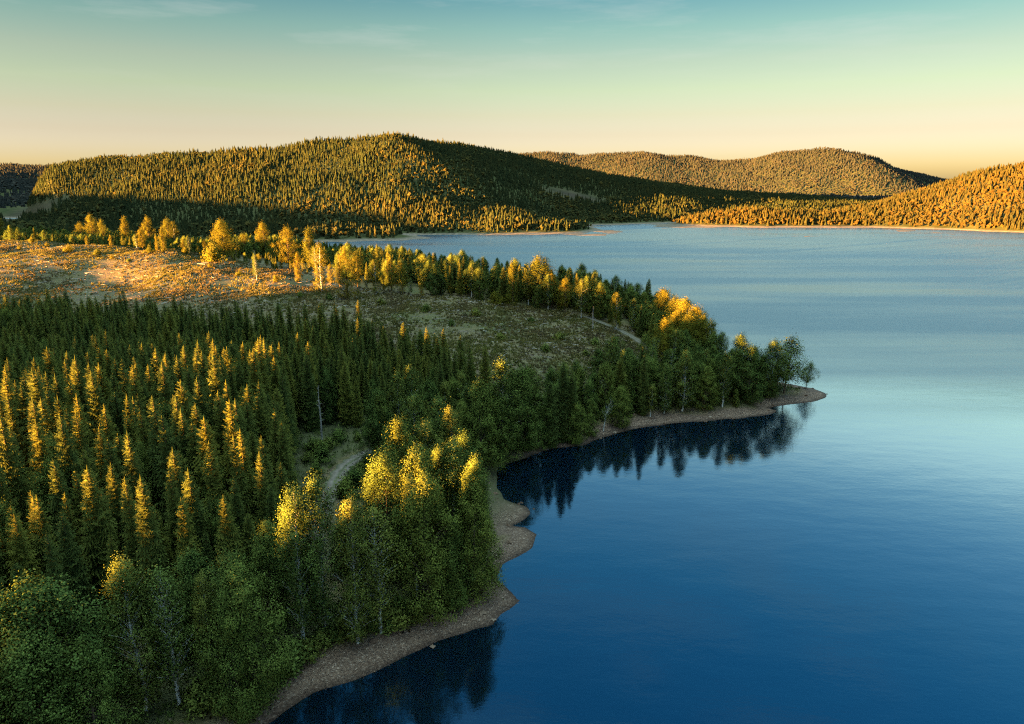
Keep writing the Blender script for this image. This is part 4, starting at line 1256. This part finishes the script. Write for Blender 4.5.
def tint_mat(name, stops):
    m, nt, out = new_mat(name)
    a = N(nt, 'ShaderNodeAttribute', attribute_name='tint').outputs['Fac']
    c = ramp(nt, a, stops)
    b = N(nt, 'ShaderNodeBsdfDiffuse'); nt.links.new(c, b.inputs[0]); nt.links.new(b.outputs[0], out.inputs[0])
    return m


rg = np.random.default_rng(55)
x = rg.uniform(-60, 84, 60000); y = rg.uniform(42, 215, 60000)
d = sdf(x, y)
ok = (d > -1.2) & (d < 7.5) & (rg.uniform(0, 1, len(x)) < .75)
x, y = x[ok], y[ok]
z = height(x, y)
sz = .04 + .09 * rg.uniform(0, 1, len(x)) ** 3 + .4 * (rg.uniform(0, 1, len(x)) < .012)
rocks('shore_gravel', x, y, z, sz, tint_mat('shore_stones', [(0, (0.07, 0.042, 0.028)), (.6, (0.112, 0.070, 0.047)), (.9, (0.155, 0.105, 0.074)), (1, (.26, .19, .14))]), rg)

# grass tufts and heather on the clearing and under the wood edge
n = 190000
x = rg.uniform(-330, 60, n); y = rg.uniform(150, 385, n)
ok = (np.abs(x) < .8 * y + 5)
x, y = x[ok], y[ok]
ok = (sdf(x, y) > 7) & (road_dist(x, y) > 2.2) & (pad(x, y) < 0) & (y < field_edge(x) + 6)
x, y = x[ok], y[ok]
dens = fbm(x / 14, y / 14, 131, 4)
ok = dens > rg.uniform(-.5, .35, len(x))
x, y = x[ok], y[ok]; z = height(x, y)
nb = 5
V, T, A_ = [], [], []
for k in range(nb):
    a = rg.uniform(0, 6.28, len(x)); hgt = rg.uniform(.25, .75, len(x)); w = rg.uniform(.12, .34, len(x)); lean = rg.uniform(.1, .5, len(x))
    ox, oy = rg.normal(0, .22, len(x)), rg.normal(0, .22, len(x))
    ca, sa = np.cos(a), np.sin(a)
    p0 = np.stack([x + ox - ca * w, y + oy - sa * w, z - .05], -1); p1 = np.stack([x + ox + ca * w, y + oy + sa * w, z - .05], -1)
    p2 = np.stack([x + ox - sa * lean * hgt, y + oy + ca * lean * hgt, z + hgt], -1)
    V.append(np.stack([p0, p1, p2], 1).reshape(-1, 3))
tt = np.clip(.5 + 1.1 * fbm(x / 9, y / 9, 141, 3) + rg.uniform(-.2, .2, len(x)), 0, 1)
V = np.concatenate(V); nT = len(V) // 3
o = link('clearing_grass', mk_mesh('clearing_grass', V, np.arange(3 * nT).reshape(-1, 3), None, False, {'tint': np.repeat(np.tile(tt, nb), 3)}),
         foliage_mat('heather_and_grass', (0.098, 0.072, 0.036), (0.118, 0.094, 0.034), (0.100, 0.094, 0.026), .35, attr='tint'))
tag(o, kind='stuff')
print('tufts', len(x))

# slash: pale cut branches and stumps strewn over the clearing
n = 9000
x = rg.uniform(-330, 55, n); y = rg.uniform(150, 380, n)
ok = (np.abs(x) < .8 * y + 5) & (sdf(x, y) > 9) & (road_dist(x, y) > 3) & (pad(x, y) < 0) & (y < field_edge(x) + 4)
x, y = x[ok], y[ok]; z = height(x, y) + .12
a = rg.uniform(0, 3.14, len(x)); L = rg.uniform(.4, 2.2, len(x)); w = rg.uniform(.03, .10, len(x)); ca, sa = np.cos(a), np.sin(a)
tl = rg.uniform(-.12, .2, len(x))
corners = []
for s1 in (-1, 1):
    for cy_, cz_ in ((-1, -.6), (1, -.6), (0, 1)):
        corners.append(np.stack([x + s1 * ca * L - sa * w * cy_, y + s1 * sa * L + ca * w * cy_, z + s1 * tl * L * .4 + cz_ * w], -1))
V = np.stack(corners, 1).reshape(-1, 3)
T4 = np.array([(0, 1, 4, 3), (1, 2, 5, 4), (2, 0, 3, 5)])
Fq = (T4[None] + 6 * np.arange(len(x))[:, None, None]).reshape(-1, 4)
o = link('logging_slash', mk_mesh('logging_slash', V, None, Fq, False, {'tint': np.repeat(rg.uniform(0, 1, len(x)), 6)}), tint_mat('cut_branches', [(0, (.10, .075, .06)), (.6, (.20, .16, .13)), (1, (.36, .31, .26))]))
tag(o, kind='stuff')

# undergrowth at the foot of the beach wood and on the open ground by the track
n = 30000
x = rg.uniform(-70, 80, n); y = rg.uniform(42, 260, n)
d = sdf(x, y); rd = road_dist(x, y); op = sdf(x, y, OPEN)
ok = (rd > 2.1) & (((d > 6.2) & (d < 15)) | ((op > -4) & (rg.uniform(0, 1, n) < .8)))
x, y = x[ok], y[ok]; z = height(x, y)
V = []
for k in range(9):
    a = rg.uniform(0, 6.28, len(x)); hg = rg.uniform(.15, .9, len(x)); w = rg.uniform(.08, .2, len(x))
    ox, oy = rg.normal(0, .3, len(x)), rg.normal(0, .3, len(x)); ca, sa = np.cos(a), np.sin(a)
    V.append(np.stack([np.stack([x + ox - ca * w, y + oy - sa * w, z + hg * .4], -1), np.stack([x + ox + ca * w, y + oy + sa * w, z + hg * .4], -1), np.stack([x + ox - sa * w, y + oy + ca * w, z + hg], -1)], 1).reshape(-1, 3))
V = np.concatenate(V); nT = len(V) // 3
o = link('undergrowth', mk_mesh('undergrowth', V, np.arange(3 * nT).reshape(-1, 3), None, False, {'tint': np.repeat(rg.uniform(0, 1, nT), 3)}),
         foliage_mat('undergrowth_leaves', (0.05, 0.06, 0.02), (0.06, 0.085, 0.022), (0.10, 0.11, 0.03), .3, attr='tint'))
tag(o, kind='stuff')

# ------------------------------------------------------------------ air, sky, sun, camera
if HAZE > 0:
    a, b, c0, d0, e0, f0 = -4050, 4050, -1520, 4100, -60, 215
    hv = [(a, c0, e0), (b, c0, e0), (b, d0, e0), (a, d0, e0), (a, c0, f0), (b, c0, f0), (b, d0, f0), (a, d0, f0)]
    hm = mk_mesh('haze', hv, None, [(0, 3, 2, 1), (4, 5, 6, 7), (0, 1, 5, 4), (1, 2, 6, 5), (2, 3, 7, 6), (3, 0, 4, 7)])
    m, nt, out = new_mat('thin_evening_air')
    pv = N(nt, 'ShaderNodeVolumePrincipled'); pv.inputs['Color'].default_value = (.35, .62, 1.0, 1); pv.inputs['Anisotropy'].default_value = .4; pv.inputs['Density'].default_value = HAZE
    nt.links.new(pv.outputs[0], out.inputs['Volume'])
    tag(link('haze', hm, m), kind='stuff')

W = bpy.data.worlds.new('World'); S.world = W; W.use_nodes = True
nt = W.node_tree; nt.nodes.clear()
out = N(nt, 'ShaderNodeOutputWorld'); bg = N(nt, 'ShaderNodeBackground'); bg.inputs['Strength'].default_value = SKY_STRENGTH
sky = N(nt, 'ShaderNodeTexSky', sky_type='NISHITA'); sky.sun_disc = False; sky.sun_elevation = SUN_EL
sky.sun_rotation = math.atan2(SUN_H[0], SUN_H[1]); sky.altitude = 200; sky.air_density = 1.0; sky.dust_density = 1.0; sky.ozone_density = 1.0
tc = N(nt, 'ShaderNodeTexCoord'); sz_ = N(nt, 'ShaderNodeSeparateXYZ'); nt.links.new(tc.outputs['Generated'], sz_.inputs[0])
tint = ramp(nt, sz_.outputs[2], SKY_TINT)
skyc = mixc(nt, 1.0, sky.outputs[0], tint, 'MULTIPLY')
dot = N(nt, 'ShaderNodeVectorMath', operation='DOT_PRODUCT'); dot.inputs[1].default_value = (SUN_H[0], SUN_H[1], 0)
nt.links.new(tc.outputs['Generated'], dot.inputs[0])
half = N(nt, 'ShaderNodeMath', operation='MULTIPLY_ADD'); half.inputs[1].default_value = .5; half.inputs[2].default_value = .5
nt.links.new(dot.outputs['Value'], half.inputs[0])
skyc = mixc(nt, 1.0, skyc, ramp(nt, half.outputs[0], SKY_AROUND), 'MULTIPLY')
mpc = N(nt, 'ShaderNodeMapping'); mpc.inputs['Scale'].default_value = (2.2, 2.2, 17); mpc.inputs['Rotation'].default_value = (.10, .16, 0); nt.links.new(tc.outputs['Generated'], mpc.inputs[0])
cir = ramp(nt, noise(nt, mpc.outputs[0], 1.6, 6, .62), [(.50, (0, 0, 0)), (.85, (.34, .34, .34))])
cz_ = ramp(nt, sz_.outputs[2], [(.08, (0, 0, 0)), (.2, (1, 1, 1))])
cf = mixc(nt, 1.0, cir, cz_, 'MULTIPLY')
skyc = mixc(nt, cf, skyc, CIRRUS)
nt.links.new(skyc, bg.inputs[0]); nt.links.new(bg.outputs[0], out.inputs[0])

sl = bpy.data.lights.new('sun', 'SUN'); sl.energy = SUN_STRENGTH; sl.angle = math.radians(.5); sl.color = SUN_COLOR
so = bpy.data.objects.new('sun', sl); COL.objects.link(so)
ce = math.cos(SUN_EL)
so.rotation_euler = Vector((-SUN_H[0] * ce, -SUN_H[1] * ce, -math.sin(SUN_EL))).to_track_quat('-Z', 'Y').to_euler()
so.location = (-300, -200, 300)

cam = bpy.data.cameras.new('camera'); co = bpy.data.objects.new('camera', cam); COL.objects.link(co)
cam.sensor_width = 36.0; cam.lens = 36.0 * F / 1024.0; cam.clip_start = 1.0; cam.clip_end = 12000
co.location = (0, 0, H); co.rotation_euler = (math.pi / 2 - PITCH, 0, 0)
S.camera = co
S.render.resolution_x, S.render.resolution_y = 1024, 724
S.view_settings.view_transform = 'Standard'; S.view_settings.look = 'None'
S.view_settings.exposure = EXPOSURE; S.view_settings.gamma = 1.0; S.view_settings.use_curve_mapping = False
S.render.engine = 'CYCLES'
S.cycles.use_denoising = False
S.cycles.filter_width = 1.2
S.cycles.sample_clamp_direct = 20.0
S.cycles.max_bounces = 6; S.cycles.diffuse_bounces = 3; S.cycles.glossy_bounces = 3; S.cycles.transmission_bounces = 2; S.cycles.volume_bounces = 1
S.cycles.sample_clamp_indirect = 6.0
